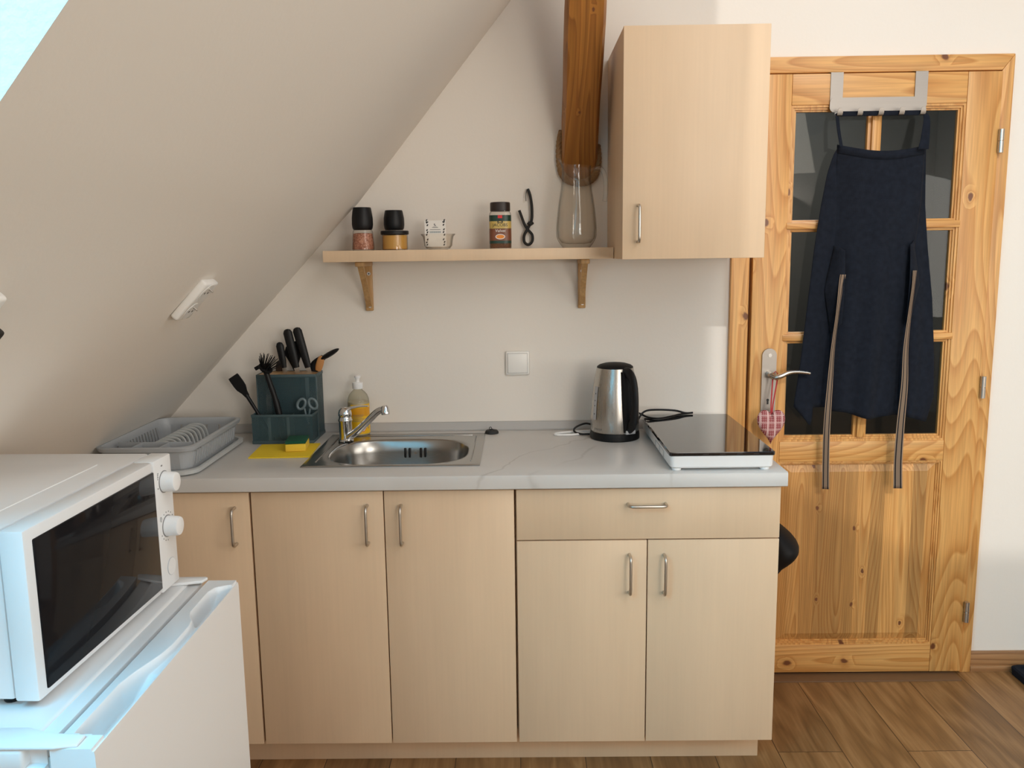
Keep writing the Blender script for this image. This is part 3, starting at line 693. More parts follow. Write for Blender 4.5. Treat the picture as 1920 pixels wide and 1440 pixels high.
b = B(); b.tube([tp-ad*.010, tp-ad*.004, tp+ad*.004, tp+ad*.006, tp+ad*.017], [.008, .0125, .0125, .0135, .0130], 20); obj('aerator', b, 'chrome', fa)
b = B(); px, py = -.094, -.062; b.lathe(px, py, [(.0225, .8795), (.0225, .884), (.019, .889), (.006, .890), (.0055, .893), (.002, .894)], 24); b.tube([(px-.004+.004*math.cos(t), py, .8955+.0045*math.sin(t)) for t in [2*PI*i/12 for i in range(13)]], .0012, 6)
tag(obj('sink_plug', b, 'rubber'), 'black rubber sink plug lying on the worktop by the wall', 'plug')

# ------------------------------------------------------------------ dish rack and its tray
TX0, TX1, TY0, TY1 = -1.165, -.880, -.585, -.135
def rrect(x0, x1, y0, y1, r, z, n=6):
    out = []
    for cx, cy, a0 in ((x1-r, y1-r, 0), (x0+r, y1-r, PI/2), (x0+r, y0+r, PI), (x1-r, y0+r, 1.5*PI)):
        for i in range(n+1): a = a0+PI/2*i/n; out.append((cx+r*math.cos(a), cy+r*math.sin(a), z))
    return out
def rr(dr, z, r=.05): return rrect(TX0-dr, TX1+dr, TY0-dr, TY1+dr, r, z)
b = B(); b.rings([rr(-.008, .8795), rr(0, .885), rr(.001, .895), rr(-.004, .8975), rr(-.010, .896), rr(-.014, .886), rr(-.05, .884, .03)], True, True)
tag(obj('drip_tray', b, 'grey_pl2'), 'pale grey plastic drip tray under the dish rack', 'tray')
dr_ = thing('dish_rack', 'grey slotted plastic dish rack in the worktop corner under the slope', 'dish rack', ((TX0+TX1)/2, (TY0+TY1)/2, .886))
RX0, RX1, RY0, RY1, RB, RT = -1.138, -.906, -.560, -.158, .8865, .9600
def bs(z): return .013*(z-RB)/(RT-RB)     # the walls lean outwards
b = B()
def loop(z, off=0, r=.038): k = bs(z)+off; return rrect(RX0-k, RX1+k, RY0-k, RY1+k, r, z)
b.rings([loop(RT-.016), loop(RT-.013, .006), loop(RT-.002, .007), loop(RT, .004), loop(RT, -.003), loop(RT-.004, -.005), loop(RT-.022, -.003), loop(RT-.022), loop(RT-.016)], False, False)   # rim band
b.rings([loop(RB), loop(RB+.012), loop(RB+.012, -.003), loop(RB+.003, -.003), loop(RB+.003, -.03)], True, True)       # floor pan
def bars(n, fn, wd):
    for i in range(n+1):
        p, nrm, tan = fn(i/n); lo, hi = RB+.010, RT-.018
        a, c = Vector((p[0], p[1], lo))+nrm*bs(lo), Vector((p[0], p[1], hi))+nrm*bs(hi)
        b.rings([[a+tan*wd, a+tan*wd-nrm*.003, a-tan*wd-nrm*.003, a-tan*wd], [c+tan*wd, c+tan*wd-nrm*.003, c-tan*wd-nrm*.003, c-tan*wd]])
V = Vector
bars(17, lambda t: ((RX1, RY0+.035+t*(RY1-RY0-.07)), V((1, 0, 0)), V((0, 1, 0))), .0058)
bars(17, lambda t: ((RX0, RY0+.035+t*(RY1-RY0-.07)), V((-1, 0, 0)), V((0, 1, 0))), .0058)
bars(4, lambda t: ((RX0+.035+t*(RX1-RX0-.07), RY1), V((0, 1, 0)), V((1, 0, 0))), .017)
# rounded solid corners
for cx, cy, a0 in ((RX1-.038, RY1-.038, 0), (RX0+.038, RY1-.038, PI/2), (RX0+.038, RY0+.038, PI), (RX1-.038, RY0+.038, 1.5*PI)):
    lo = []; hi = []
    for z, lst in ((RB+.01, lo), (RT-.018, hi)):
        k = bs(z)
        for i in range(9): a = a0+PI/2*i/8; lst.append(V((cx+(.038+k)*math.cos(a), cy+(.038+k)*math.sin(a), z)))
    for i in range(8): b.quad(lo[i], lo[i+1], hi[i+1], hi[i])
# solid front end (towards the viewer)
b.quad((RX0+.02, RY0-.001, RB+.008), (RX1-.02, RY0-.001, RB+.008), (RX1-.02, RY0-.010, RT-.018), (RX0+.02, RY0-.010, RT-.018))
obj('basket', b, 'grey_pl', dr_, ang=45)
b = B(); b.box(RX0+.012, RX1-.012, RY0+.072, RY0+.075, RB+.004, RT-.004, .001)
for k in (1, 2): xx = RX0+(RX1-RX0)*k/3; b.box(xx-.0015, xx+.0015, RY0-.004, RY0+.073, RB+.004, RT-.004, .0007)
b.box(RX0+.02, RX1-.02, RY0-.002, RY0+.074, RT-.012, RT-.0105) if False else None
obj('cutlery_divider', b, 'grey_pl', dr_)
b = B()
for k in range(10):
    yy = RY0+.105+k*.028
    pts = bez([(RX0+.075, yy, RB+.003), (RX0+.082, yy+.006, RB+.040), (RX0+.10, yy+.012, RB+.058), (RX1-.10, yy+.012, RB+.058), (RX1-.082, yy+.006, RB+.044), (RX1-.072, yy, RB+.003)], 5)
    b.tube(pts, .0042, 6)
b.box(RX0+.075, RX0+.080, RY0+.09, RY1-.03, RB+.004, RB+.010); b.box(RX1-.080, RX1-.075, RY0+.09, RY1-.03, RB+.004, RB+.010)
obj('plate_holder', b, 'grey_pl2', dr_)

# ------------------------------------------------------------------ utensil holder with its utensils
HX0, HX1, HYF, HYM, HYB, HZ, HZT, HZB = -.845, -.655, -.186, -.112, -.022, .8795, 1.090, .973
uh = thing('utensil_holder', 'dark teal perforated metal knife and utensil holder on the worktop', 'utensil holder', ((HX0+HX1)/2, -.1, HZ))
b = B()
b.box(HX0, HX1, HYM-.0006, HYM+.0006, HZ+.004, HZT-.008); b.box(HX0, HX1, HYB-.0006, HYB+.0006, HZ+.004, HZT-.008)
for x in (HX0, HX1): b.box(x-.0006, x+.0006, HYM, HYB, HZ+.004, HZT-.008)
obj('mesh_box', b, 'mesh', uh, smooth=False)
b = B(); b.box(HX0, HX1, HYF-.0006, HYF+.0006, HZ+.004, HZB-.006)
for x in (HX0, HX1): b.box(x-.0006, x+.0006, HYF, HYM, HZ+.004, HZB-.006)
obj('mesh_bin', b, 'mesh', uh, smooth=False)
b = B()
for y in (HYM, HYB): b.box(HX0-.002, HX1+.002, y-.0022, y+.0022, HZT-.010, HZT, .001)
for x in (HX0, HX1):
    b.box(x-.0022, x+.0022, HYM, HYB, HZT-.010, HZT, .001); b.box(x-.0022, x+.0022, HYF, HYM, HZB-.008, HZB, .001)
    b.box(x-.0022, x+.0022, HYF, HYB, HZ, HZ+.008, .001)
    b.box(x-.002, x+.002, HYM-.002, HYM+.010, HZ, HZT, .0008)
b.box(HX0-.002, HX1+.002, HYF-.0022, HYF+.0022, HZB-.008, HZB, .001)
for y in (HYF, HYB): b.box(HX0-.002, HX1+.002, y-.0022, y+.0022, HZ, HZ+.010, .001)
b.box(HX0, HX1, HYF, HYB, HZ, HZ+.002)
for k in (1, 2): xx = HX0+(HX1-HX0)*(.29+.31*(k-1)); b.box(xx-.005, xx+.005, HYF-.001, HYF+.001, HZ, HZB-.002); b.box(xx-.0006, xx+.0006, HYF, HYM, HZ, HZB-.010)
b.box(HX1-.035, HX1-.022, HYM-.0012, HYM+.0012, HZB, HZT-.01)
obj('holder_frame', b, 'teal', uh)
b = B()
b.box(HX0+.003, HX1-.003, HYM+.003, HYB-.003, HZT-.007, HZT-.001)
obj('bamboo_insert', b, 'bamboo', uh)
b = B(); b.box(HX0+.040, HX1-.052, HYM+.014, HYB-.014, HZ+.004, HZT-.0075); obj('inner_block', b, 'black_m', uh)
def knife(lbl, top, base, wd, group='black handled knives in the bamboo insert'):
    t = thing('kitchen_knife', lbl, 'knife', (base[0], base[1], HZT-.001), group); top, base = V(top), V(base); d = (top-base).normalized()
    b = B(); pts = [base+d*.012, base+d*.02, base+(top-base)*.35, base+(top-base)*.7, top-d*.012, top-d*.003, top]
    b.tube(pts, [wd*.75, wd*.8, wd*.95, wd*1.05, wd*1.08, wd*.75, wd*.25], 14, .62, (0, 1, 0)); obj('knife_handle', b, 'black', t)
    b = B(); q = base+d*.004; b.obox(q, V((wd*.55, 0, 0)), (0, .002, 0), d*.010); obj('knife_blade', b, 'blade', t)
knife('short black knife handle, leftmost in the bamboo insert', (-.779, -.067, 1.190), (-.766, -.067, 1.094), .0118)
knife('tall black knife handle in the middle of the bamboo insert', (-.752, -.067, 1.232), (-.725, -.067, 1.094), .0140)
knife('tallest black knife handle, right of the other knives', (-.721, -.067, 1.237), (-.686, -.067, 1.094), .0140)
# wide turner behind the knives
b = B(); b.prism([(-.742, 1.092), (-.730, 1.092), (-.724, 1.125), (-.716, 1.140), (-.715, 1.183), (-.722, 1.192), (-.735, 1.190), (-.764, 1.172), (-.772, 1.150), (-.757, 1.128)], 'y', -.046, -.042)
bmesh.ops.bevel(b.bm, geom=list(b.bm.edges), offset=.0015, segments=2, affect='EDGES', profile=.5)
tag(obj('turner', b, 'black_m'), 'wide black slotted turner head behind the middle knife', 'utensil')
b = B(); b.prism([(-.800, 1.092), (-.775, 1.092), (-.771, 1.120), (-.778, 1.131), (-.792, 1.127), (-.799, 1.112)], 'y', -.056, -.044)
bmesh.ops.bevel(b.bm, geom=list(b.bm.edges), offset=.004, segments=2, affect='EDGES', profile=.5)
tag(obj('peeler', b, 'lid_b'), 'short dark brown peeler grip left of the shortest knife', 'utensil')
# ladle whose bowl lies sideways
lt = thing('ladle', 'black serving spoon leaning out of the holder to the right', 'utensil', (-.672, -.05, 1.092))
b = B(); pts = bez([(-.677, -.048, 1.092), (-.673, -.05, 1.110), (-.660, -.052, 1.124), (-.640, -.056, 1.137)], 5); b.tube(pts, [.0155-.006*i/(len(pts)-1) for i in range(len(pts))], 12, .5, (0, 1, 0)); obj('spoon_neck', b, 'black_m', lt)
b = B(); c0, c1_ = V((-.654, -.054, 1.128)), V((-.586, -.066, 1.166)); ax = (c1_-c0)/2
side = V((0, -1, 0)).cross(ax).normalized()
b.rings([[c0+ax*(1-math.cos(t))+(V((0, 1, 0))*.024*math.cos(a)+side*.0085*math.sin(a))*max(.06, math.sin(t)) for a in [2*PI*k/16 for k in range(16)]] for t in [PI*i/12 for i in range(13)]])
obj('spoon_bowl', b, 'black_m', lt)
b = B(); c0, c1_ = V((-.660, -.062, 1.090)), V((-.642, -.068, 1.143)); ax = (c1_-c0)/2; n1 = V((1, 0, -.33)).normalized()
b.rings([[c0+ax*(1-math.cos(t))+(n1*.0125*math.cos(a)+V((0, 1, 0))*.006*math.sin(a))*max(.05, math.sin(t))**.6 for a in [2*PI*k/14 for k in range(14)]] for t in [PI*(.18+.82*i/12) for i in range(13)]])
tag(obj('wooden_spoon', b, 'wooden'), 'orange brown wooden spoon handle at the right of the holder', 'utensil')
# tools in the front bin
sp = thing('spatula', 'black silicone spatula leaning far left out of the front bin', 'utensil', (-.80, -.15, .884))
b = B(); d0, d1 = V((-.908, -.150, 1.092)), V((-.868, -.150, 1.030)); dd = (d1-d0).normalized(); nn_ = V((dd.z, 0, -dd.x))
pr = [(0, .0165), (.006, .0175), (.030, .0178), (.045, .0165), (.062, .0095), (.078, .0065)]
b.rings([[d0+dd*s_+nn_*w_+V((0, .0028, 0)), d0+dd*s_+nn_*w_-V((0, .0028, 0)), d0+dd*s_-nn_*w_-V((0, .0028, 0)), d0+dd*s_-nn_*w_+V((0, .0028, 0))] for s_, w_ in pr]); obj('spatula_head', b, 'black_m', sp)
b = B(); b.tube([d0+dd*.072, V((-.838, -.150, .976)), V((-.790, -.150, .884))], [.0062, .0052, .005], 10); obj('spatula_handle', b, 'black', sp)
br = thing('dish_brush', 'black washing up brush with its bristles upward in the front bin', 'brush', (-.757, -.15, .884))
b = B(); b.tube(bez([(-.803, -.150, 1.108), (-.792, -.150, 1.068), (-.775, -.150, 1.005), (-.755, -.150, .884)], 5), [.0095]+[.0088]*9+[.0105]*6, 12); obj('brush_handle', b, 'black', br)
b = B(); hc = V((-.803, -.150, 1.116)); hd = V((.55, -.25, .8)).normalized()
ha = hd.cross(V((0, 1, 0))).normalized(); hb_ = hd.cross(ha)
b.rings([[hc-hd*.008+hd*h+(ha*math.cos(a)+hb_*math.sin(a))*r_ for a in [2*PI*k/16 for k in range(16)]] for h, r_ in ((-.006, .004), (-.002, .014), (.004, .022), (.009, .0235), (.011, .020))])
b.obox(hc+V((-.022, 0, .004)), V((.011, 0, .006)), (0, .006, 0), V((-.003, 0, .005)), .002); obj('brush_head', b, 'black_m', br)
b = B()
for k in range(38):
    a = k*2.39996; q = math.sqrt((k+.5)/38); p0_ = hc+hd*.004+(ha*math.cos(a)+hb_*math.sin(a))*.018*q; dv = (hd+(ha*math.cos(a)+hb_*math.sin(a))*.75*q).normalized()
    b.tube([p0_, p0_+dv*.036], [.0015, .0011], 5)
bo = obj('bristles', b, 'black_m', br); bo['kind'] = 'stuff'
sc = thing('scissors', 'grey handled scissors standing handles up in the front bin', 'scissors', (-.677, -.15, .884))
for sgn in (-1, 1):
    b = B(); cxx = -.677+sgn*.0165
    pts = [(cxx+sgn*.0015+.0125*math.cos(a)-sgn*.004*math.sin(a), -.150+sgn*.0015, 1.000+.0165*math.sin(a)) for a in [2*PI*i/20 for i in range(21)]]
    b.tube(pts, .0044, 8); b.tube([(cxx-sgn*.008, -.150+sgn*.0015, .986), (-.677+sgn*.004, -.150+sgn*.0015, .960), (-.677-sgn*.002, -.15+sgn*.0015, .935)], [.006, .006, .004], 8, .5)
    obj('scissor_handle', b, 'scissor_grey', sc)
b = B(); b.prism([(-.684, .940), (-.670, .940), (-.675, .884), (-.679, .884)], 'y', -.152, -.148); obj('scissor_blade', b, 'blade', sc)

# ------------------------------------------------------------------ cloth, sponge, soap
b = B(); b.rings([[(-.800, -.380, z), (-.6205, -.374, z), (-.630, -.196, z), (-.812, -.206, z)] for z in (.8795, .8825)])
tag(obj('cleaning_cloth', b, 'ycloth', smooth=False), 'flat yellow sponge cloth between holder and sink', 'cloth')
sg = thing('sponge', 'small yellow and green scouring sponge on the yellow cloth', 'sponge', (-.683, -.265, .8828))
def sq(z0, z1, bev):
    b = B(); b.obox((-.683, -.268, (z0+z1)/2), V((.030, .004, 0)), V((-.005, .043, 0)), (0, 0, (z1-z0)/2), bev); return b
obj('foam', sq(.8828, .9060, .003), 'yellow', sg); obj('scourer', sq(.9062, .9145, .0015), 'green', sg)
so = thing('soap_bottle', 'clear washing up liquid bottle with yellow label behind the tap', 'bottle', (-.530, -.066, .8795)); sx_, sy_ = -.530, -.066
b = B(); b.lathe(sx_, sy_, [(.030, .8795), (.0345, .8835), (.0352, .90), (.0352, .990), (.0340, 1.002), (.0295, 1.014), (.0215, 1.024), (.0145, 1.030), (.0145, 1.036)], 40); obj('bottle_body', b, 'clear2', so)
b = B(); b.lathe(sx_, sy_, [(.029, .8805), (.0335, .8845), (.0340, .90), (.0340, .9905), (.0335, .992)], 40); obj('liquid', b, 'liquid', so)
b = B(); b.lathe(sx_, sy_, [(.0168, 1.0345), (.0172, 1.036), (.0172, 1.0535), (.0160, 1.0550), (.0075, 1.0555), (.0062, 1.058), (.0066, 1.066), (.0100, 1.072), (.0100, 1.076), (.006, 1.079)], 28); obj('push_pull_cap', b, 'white_pl', so)
def wrap(b, cx, cy, R, a0, a1, z0, z1, n=24):
    """strip of label on a round body; angle 0 faces -y, positive to +x"""
    return b.grid(lambda u, v: (cx+R*math.sin(a0+(a1-a0)*u), cy-R*math.cos(a0+(a1-a0)*u), z0+(z1-z0)*v), n, 1)
def onround(cx, cy, R, a, z): return lambda x, y: (cx+R*math.sin(a+x/R), cy-R*math.cos(a+x/R), z+y)
b = B(); wrap(b, sx_, sy_, .03545, -.62, 2.4, .8885, .986); obj('label_sheet', b, 'label_y', so)
b = B(); wrap(b, sx_, sy_, .0356, -.60, 1.5, .9475, .9745); obj('label_band', b, 'label_o', so)
b = B()
for k in range(6): wrap(b, sx_, sy_, .03575, -.40, .65-.1*(k % 3), .951-.0042*k, .9522-.0042*k)
for k in range(7): wrap(b, sx_, sy_, .03575, 1.02, 1.22, .905+.005*k, .9075+.005*k)
obj('small_print', b, 'print_g', so)
dia = onround(sx_, sy_, .0359, .58, .906)
b = B(); q = [b.bm.verts.new(V(dia(*p))) for p in ((0, -.0115), (.0115, 0), (0, .0115), (-.0115, 0))]; b.bm.faces.new(q); obj('hazard_border', b, 'print_r', so, smooth=False)
dia2 = onround(sx_, sy_, .0362, .58, .906)
b = B(); q = [b.bm.verts.new(V(dia2(*p))) for p in ((0, -.0088), (.0088, 0), (0, .0088), (-.0088, 0))]; b.bm.faces.new(q); obj('hazard_field', b, 'print_w', so, smooth=False)
dia3 = onround(sx_, sy_, .0365, .58, .906)
b = B(); text(b, '!', .015, lambda x, y: dia3(x, y-.0052)); obj('hazard_mark', b, 'print_b', so, smooth=False)

# ------------------------------------------------------------------ wall switch, shelf and brackets
sw = thing('light_switch', 'square white light switch on the wall between shelf and kettle', 'switch', (-.0065, -.006, 1.104))
b = B(); b.box(-.0465, .0335, -.009, -.0005, 1.064, 1.144, .006, 3); obj('switch_frame', b, 'switch', sw)
b = B(); b.box(-.0395, .0265, -.0096, -.0088, 1.071, 1.137, .0003); obj('gap_line', b, 'print_g', sw)
b = B(); b.box(-.0386, .0256, -.0118, -.0085, 1.0719, 1.1361, .0012, 2); obj('rocker', b, 'switch', sw)
b = B(); b.box(-.594, .289, -.200, -.0005, 1.4451, 1.4795, .0012); tag(obj('wall_shelf', b, 'maple'), 'long maple wall shelf ending against the wall cabinet', 'shelf')
def bracket(x, lbl):
    t = thing('shelf_bracket', lbl, 'bracket', (x, -.06, 1.285), 'wooden brackets under the shelf')
    b = B(); b.box(x-.0125, x+.0125, -.014, -.0005, 1.284, 1.445, .003); obj('wall_plate', b, 'bracket', t)
    b = B(); b.box(x-.014, x+.014, -.165, -.001, 1.430, 1.4448, .003); obj('top_arm', b, 'bracket', t)
    b = B(); b.rings([[(x-.009, y, z), (x+.009, y, z), (x+.009, y+.02, z-.018 if k else z), (x-.009, y+.02, z-.018 if k else z)] for k, (y, z) in enumerate(((-.150, 1.431), (-.085, 1.372), (-.022, 1.302)))]); obj('brace', b, 'bracket', t)
    for z in (1.405, 1.300):
        b = B(); b.cyl((x+.002, -.0165, z), (x+.002, -.0138, z), .0058, .0062, n=16); b2 = obj('screw', b, 'screw', t)
        b = B(); b.cyl((x+.002, -.0170, z), (x+.002, -.0160, z), .0022, n=8); obj('screw_slot', b, 'print_b', b2)
bracket(-.4905, 'left wooden bracket under the shelf, below the salt grinder'); bracket(.2065, 'right wooden bracket under the shelf, below the glass jug')

# ------------------------------------------------------------------ things on the shelf
SZ = 1.4797
def grinder(x, y, lbl, fill, r=.0335, h=.130):
    t = thing('spice_grinder', lbl, 'grinder', (x, y, SZ), 'grinders with black caps on the shelf')
    b = B(); b.lathe(x, y, [(r*.93, SZ), (r, SZ+.003), (r*.97, SZ+.03), (r*.90, SZ+.058), (r*.84, SZ+.063)], 32); obj('glass_body', b, 'clear', t)
    b = B(); b.lathe(x, y, [(r*.9, SZ+.003), (r*.95, SZ+.006), (r*.92, SZ+.03), (r*.86, SZ+.052), (r*.5, SZ+.054)], 32); obj('filling', b, fill, t)
    b = B(); b.lathe(x, y, [(r*.80, SZ+.0635), (r*.86, SZ+.066), (r*.90, SZ+.069), (r*.95, SZ+.080), (r*.94, SZ+.100), (r*.82, SZ+h-.003), (r*.78, SZ+h), (r*.5, SZ+h+.0005)], 32); obj('grinder_cap', b, 'black', t)
grinder(-.4845, -.115, 'pink salt grinder with black cap, leftmost on the shelf', 'salt', .0345, .132)
grinder(-.3945, -.055, 'black capped grinder standing behind the mustard jar', 'pepper', .0345, .125)
mx_, my_ = -.3835, -.125
mj = thing('mustard_jar', 'small glass jar of ochre spread with flat black lid', 'jar', (mx_, my_, SZ))
b = B(); b.lathe(mx_, my_, [(.0375, SZ), (.0395, SZ+.002), (.0395, SZ+.048), (.0385, SZ+.050)], 36); obj('glass_body', b, 'clear', mj)
b = B(); b.lathe(mx_, my_, [(.0360, SZ+.002), (.0380, SZ+.004), (.0380, SZ+.045), (.035, SZ+.046)], 36); obj('filling', b, 'mustard', mj)
b = B(); b.lathe(mx_, my_, [(.0420, SZ+.0475), (.0435, SZ+.0485), (.0435, SZ+.0575), (.0420, SZ+.0590), (.038, SZ+.0585)], 36); obj('jar_lid', b, 'black', mj)
gx_, gy_ = -.2505, -.105
b = B(); n_ = 60
b.lathe(gx_, gy_, [(.028, SZ), (.036, SZ+.003), (.0430, SZ+.012), (.0450, SZ+.028), (.0475, SZ+.040), (.0540, SZ+.0475), (.0525, SZ+.0480), (.0460, SZ+.041), (.0435, SZ+.028), (.0415, SZ+.013), (.035, SZ+.0055), (.02, SZ+.004)], n_, lobes=12, amp=.018)
tag(obj('glass_bowl', b, 'clear', ang=60), 'small scalloped glass bowl on the shelf holding white packets', 'bowl')
cd = thing('paper_packet', 'white printed paper packet upright in the glass bowl', 'packet', (-.258, -.106, SZ+.008))
cz0, cz1 = SZ+.009, SZ+.090; tl = .07
def card(x, z, o=0): return (-.2585+x, -.108+o*-1+(z-cz0)*.10, z)
b = B(); b.rings([[card(-.033, cz0), card(.034, cz0), card(.032, cz1), card(-.034, cz1)], [card(-.033, cz0, -.004), card(.034, cz0, -.004), card(.032, cz1, -.004), card(-.034, cz1, -.004)]]); obj('packet_sheet', b, 'paper', cd, smooth=False)
def bar(b, x0, x1, z0, z1, o=.0006): b.quad(card(x0, cz0+z0, o), card(x1, cz0+z0, o), card(x1, cz0+z1, o), card(x0, cz0+z1, o))
b = B()
for sx2 in (-1, 1):
    for k in range(11):
        xx = sx2*(.0265+.0015*math.sin(k*2.1)); z_ = .004+k*.0076+random.uniform(-.001, .001)
        if k % 4 == 3: continue
        bar(b, xx-.0022, xx+.0018, z_, z_+.0035); bar(b, xx-.0008, xx+.0030, z_+.003, z_+.0056)
bar(b, -.030, -.022, .075, .078); bar(b, .022, .029, .075, .078)
obj('printed_border', b, 'print_b', cd, smooth=False)
b = B(); bar(b, -.0045, -.001, .0665, .0715); bar(b, -.0028, .0018, .0640, .067); bar(b, -.0105, .0085, .0585, .0600); bar(b, -.008, .006, .0610, .0620); bar(b, -.017, .016, .0520, .0536); obj('emblem_print', b, 'print_g', cd, smooth=False)
b = B()
for k in range(9): bar(b, -.018+k*.0040, -.0152+k*.0040, .0425, .0480)
obj('title_print', b, 'print_blue', cd, smooth=False)
# coffee jar
cx_, cy_ = -.0545, -.115
cj = thing('coffee_jar', 'instant coffee jar with dark brown lid and green gold label', 'jar', (cx_, cy_, SZ))
def rsq(r, z, e=3.4, n=40): return [(cx_+se(2*PI*i/n, r, r, e)[0], cy_+se(2*PI*i/n, r, r, e)[1], z) for i in range(n)]
b = B(); b.rings([rsq(.0320, SZ), rsq(.0340, SZ+.003), rsq(.0340, SZ+.104), rsq(.0325, SZ+.110), rsq(.0290, SZ+.114), rsq(.0290, SZ+.117)]); obj('glass_body', b, 'clear', cj)
b = B(); b.rings([rsq(.0310, SZ+.002), rsq(.0326, SZ+.005), rsq(.0326, SZ+.075), rsq(.03, SZ+.076)]); obj('filling', b, 'coffee', cj)
b = B(); b.rings([rsq(.0295, SZ+.1145, 2.4), rsq(.0312, SZ+.116, 2.4), rsq(.0312, SZ+.138, 2.4), rsq(.0300, SZ+.1415, 2.4), rsq(.022, SZ+.1425, 2.4)]); obj('jar_lid', b, 'lid_b', cj)
def jar_label(name, x0, x1, z0, z1, m, o=.0006, n=24):
    """label follows the rounded-square body, x across the front"""
    def pos(x, z):
        q = min(.999, abs(x)/(.034+o)); yy = (.034+o)*(1-q**3.4)**(1/3.4); return (cx_+x, cy_-yy, SZ+z)
    b = B(); b.grid(lambda u, v: pos(x0+(x1-x0)*u, z0+(z1-z0)*v), n, 1); return obj(name, b, m, cj, ang=80)
def jpos(o):
    def f(x, y, z):
        q = min(.999, abs(x)/(.034+o)); return (cx_+x, cy_-(.034+o)*(1-q**3.4)**(1/3.4), SZ+z+y)
    return f
E_ = .0342
jar_label('label_green', -E_, E_, .016, .102, 'lab_green'); jar_label('label_gold', -E_, E_, .0615, .0835, 'lab_gold', .0009); jar_label('label_brown', -E_, E_, .0245, .0610, 'lab_brown', .0009)
jar_label('label_red', -.0068, .0068, .0925, .1015, 'lab_red', .0012, 4)
f_ = jpos(.0014)
b = B(); text(b, 'JACOBS', .0135, lambda x, y: f_(x, y, .0675)); obj('brand_letters', b, 'print_b', cj, smooth=False)
b = B(); text(b, 'Velvet', .0125, lambda x, y: f_(x+y*.18, y, .0505)); obj('variety_letters', b, 'print_w', cj, smooth=False)
b = B()
for k in range(5): a = PI*(k/4); b.bm.faces.new([b.bm.verts.new(V(f_(.0065*math.cos(a)+.0022*math.cos(t), .0055*math.sin(a)+.0022*math.sin(t), .0815))) for t in [2*PI*i/8 for i in range(8)]])
bxx = [(-.0085, -.003), (.0085, -.003), (.0085, -.001), (-.0085, -.001)]; b.bm.faces.new([b.bm.verts.new(V(f_(x, y, .0815))) for x, y in bxx]); obj('crown_mark', b, 'print_b', cj, smooth=False)
f2 = jpos(.0013); f3 = jpos(.0016)
b = B(); b.bm.faces.new([b.bm.verts.new(V(f2(.0150*math.cos(t), .0080*math.sin(t), .0365))) for t in [2*PI*i/24 for i in range(24)]]); obj('cup_rim', b, 'print_w', cj, smooth=False)
b = B(); b.bm.faces.new([b.bm.verts.new(V(f3(.0128*math.cos(t), .0060*math.sin(t), .0365))) for t in [2*PI*i/24 for i in range(24)]]); obj('cup_coffee', b, 'lab_orange', cj, smooth=False)
# black knotted cord on a wall hook
b = B(); b.tube([(.033, -.0005, 1.665), (.033, -.012, 1.664), (.033, -.016, 1.668)], .0018, 8); b.lathe(.033, -.003, [(.001, 1.660), (.005, 1.662), (.006, 1.668), (.001, 1.671)], 12)
tag(obj('wall_hook', b, 'chrome'), 'tiny metal hook on the wall right of the coffee jar', 'hook')
b = B(); pts = bez([(.033, -.014, 1.6685), (.040, -.014, 1.650), (.0455, -.016, 1.615), (.0455, -.016, 1.575), (.038, -.018, 1.555), (.030, -.020, 1.540), (.020, -.020, 1.520), (.021, -.018, 1.500), (.034, -.016, 1.4915), (.046, -.015, 1.503), (.046, -.014, 1.523), (.034, -.013, 1.538), (.022, -.014, 1.556), (.010, -.018, 1.588), (.005, -.020, 1.601)], 6)
b.tube(pts, .0046, 8); b.tube([(.033, -.020, 1.562), (.040, -.022, 1.556), (.048, -.018, 1.562)], .006, 8)
b.tube(bez([(.033, -.0145, 1.6685), (.027, -.014, 1.655), (.027, -.0135, 1.63)], 4), .0012, 6)
tag(obj('knotted_cord', b, 'rubber'), 'black cord with a knotted loop hanging beside the coffee jar', 'cord')
# glass jug
jx, jy = .183, -.105
jg = thing('glass_jug', 'tall empty clear glass jug at the right end of the shelf', 'jug', (jx, jy, SZ))
prof = [(.043, SZ), (.045, SZ+.004), (.0500, SZ+.010), (.0605, SZ+.028), (.0630, SZ+.045), (.0620, SZ+.075), (.0560, SZ+.130), (.0490, SZ+.175), (.0450, SZ+.205), (.0445, SZ+.212), (.0460, SZ+.215), (.0460, SZ+.219), (.0445, SZ+.222), (.0450, SZ+.245)]
prof = [(p.x, p.z) for p in bez([(r, 0, z) for r, z in prof[:9]], 4)]+prof[9:]
n_ = 48; loops = [[(jx+r*math.cos(2*PI*i/n_), jy+r*math.sin(2*PI*i/n_), z) for i in range(n_)] for r, z in prof]
top = []
for i in range(n_):
    a = 2*PI*i/n_; s_ = max(0, math.cos(a-PI*1.02))**6; top.append((jx+(.0455+.012*s_)*math.cos(a), jy+(.0455+.004*s_)*math.sin(a), SZ+.250+.024*s_))
inn = [[(jx+(r-.0025)*math.cos(2*PI*i/n_), jy+(r-.0025)*math.sin(2*PI*i/n_), z) for i in range(n_)] for r, z in [(.045, SZ+.245), (.045, SZ+.20), (.056, SZ+.130), (.0625, SZ+.06), (.060, SZ+.03), (.048, SZ+.015), (.03, SZ+.012)]]
b = B(); b.rings(loops+[top]+inn); obj('jug_body', b, 'clear', jg, ang=70)
b = B(); b.tube(bez([(jx+.040, jy-.010, SZ+.232), (jx+.062, jy-.015, SZ+.242), (jx+.080, jy-.020, SZ+.232), (jx+.088, jy-.022, SZ+.205), (jx+.089, jy-.022, SZ+.170), (jx+.086, jy-.022, SZ+.140)], 6), .0070, 12); obj('jug_handle', b, 'clear', jg)

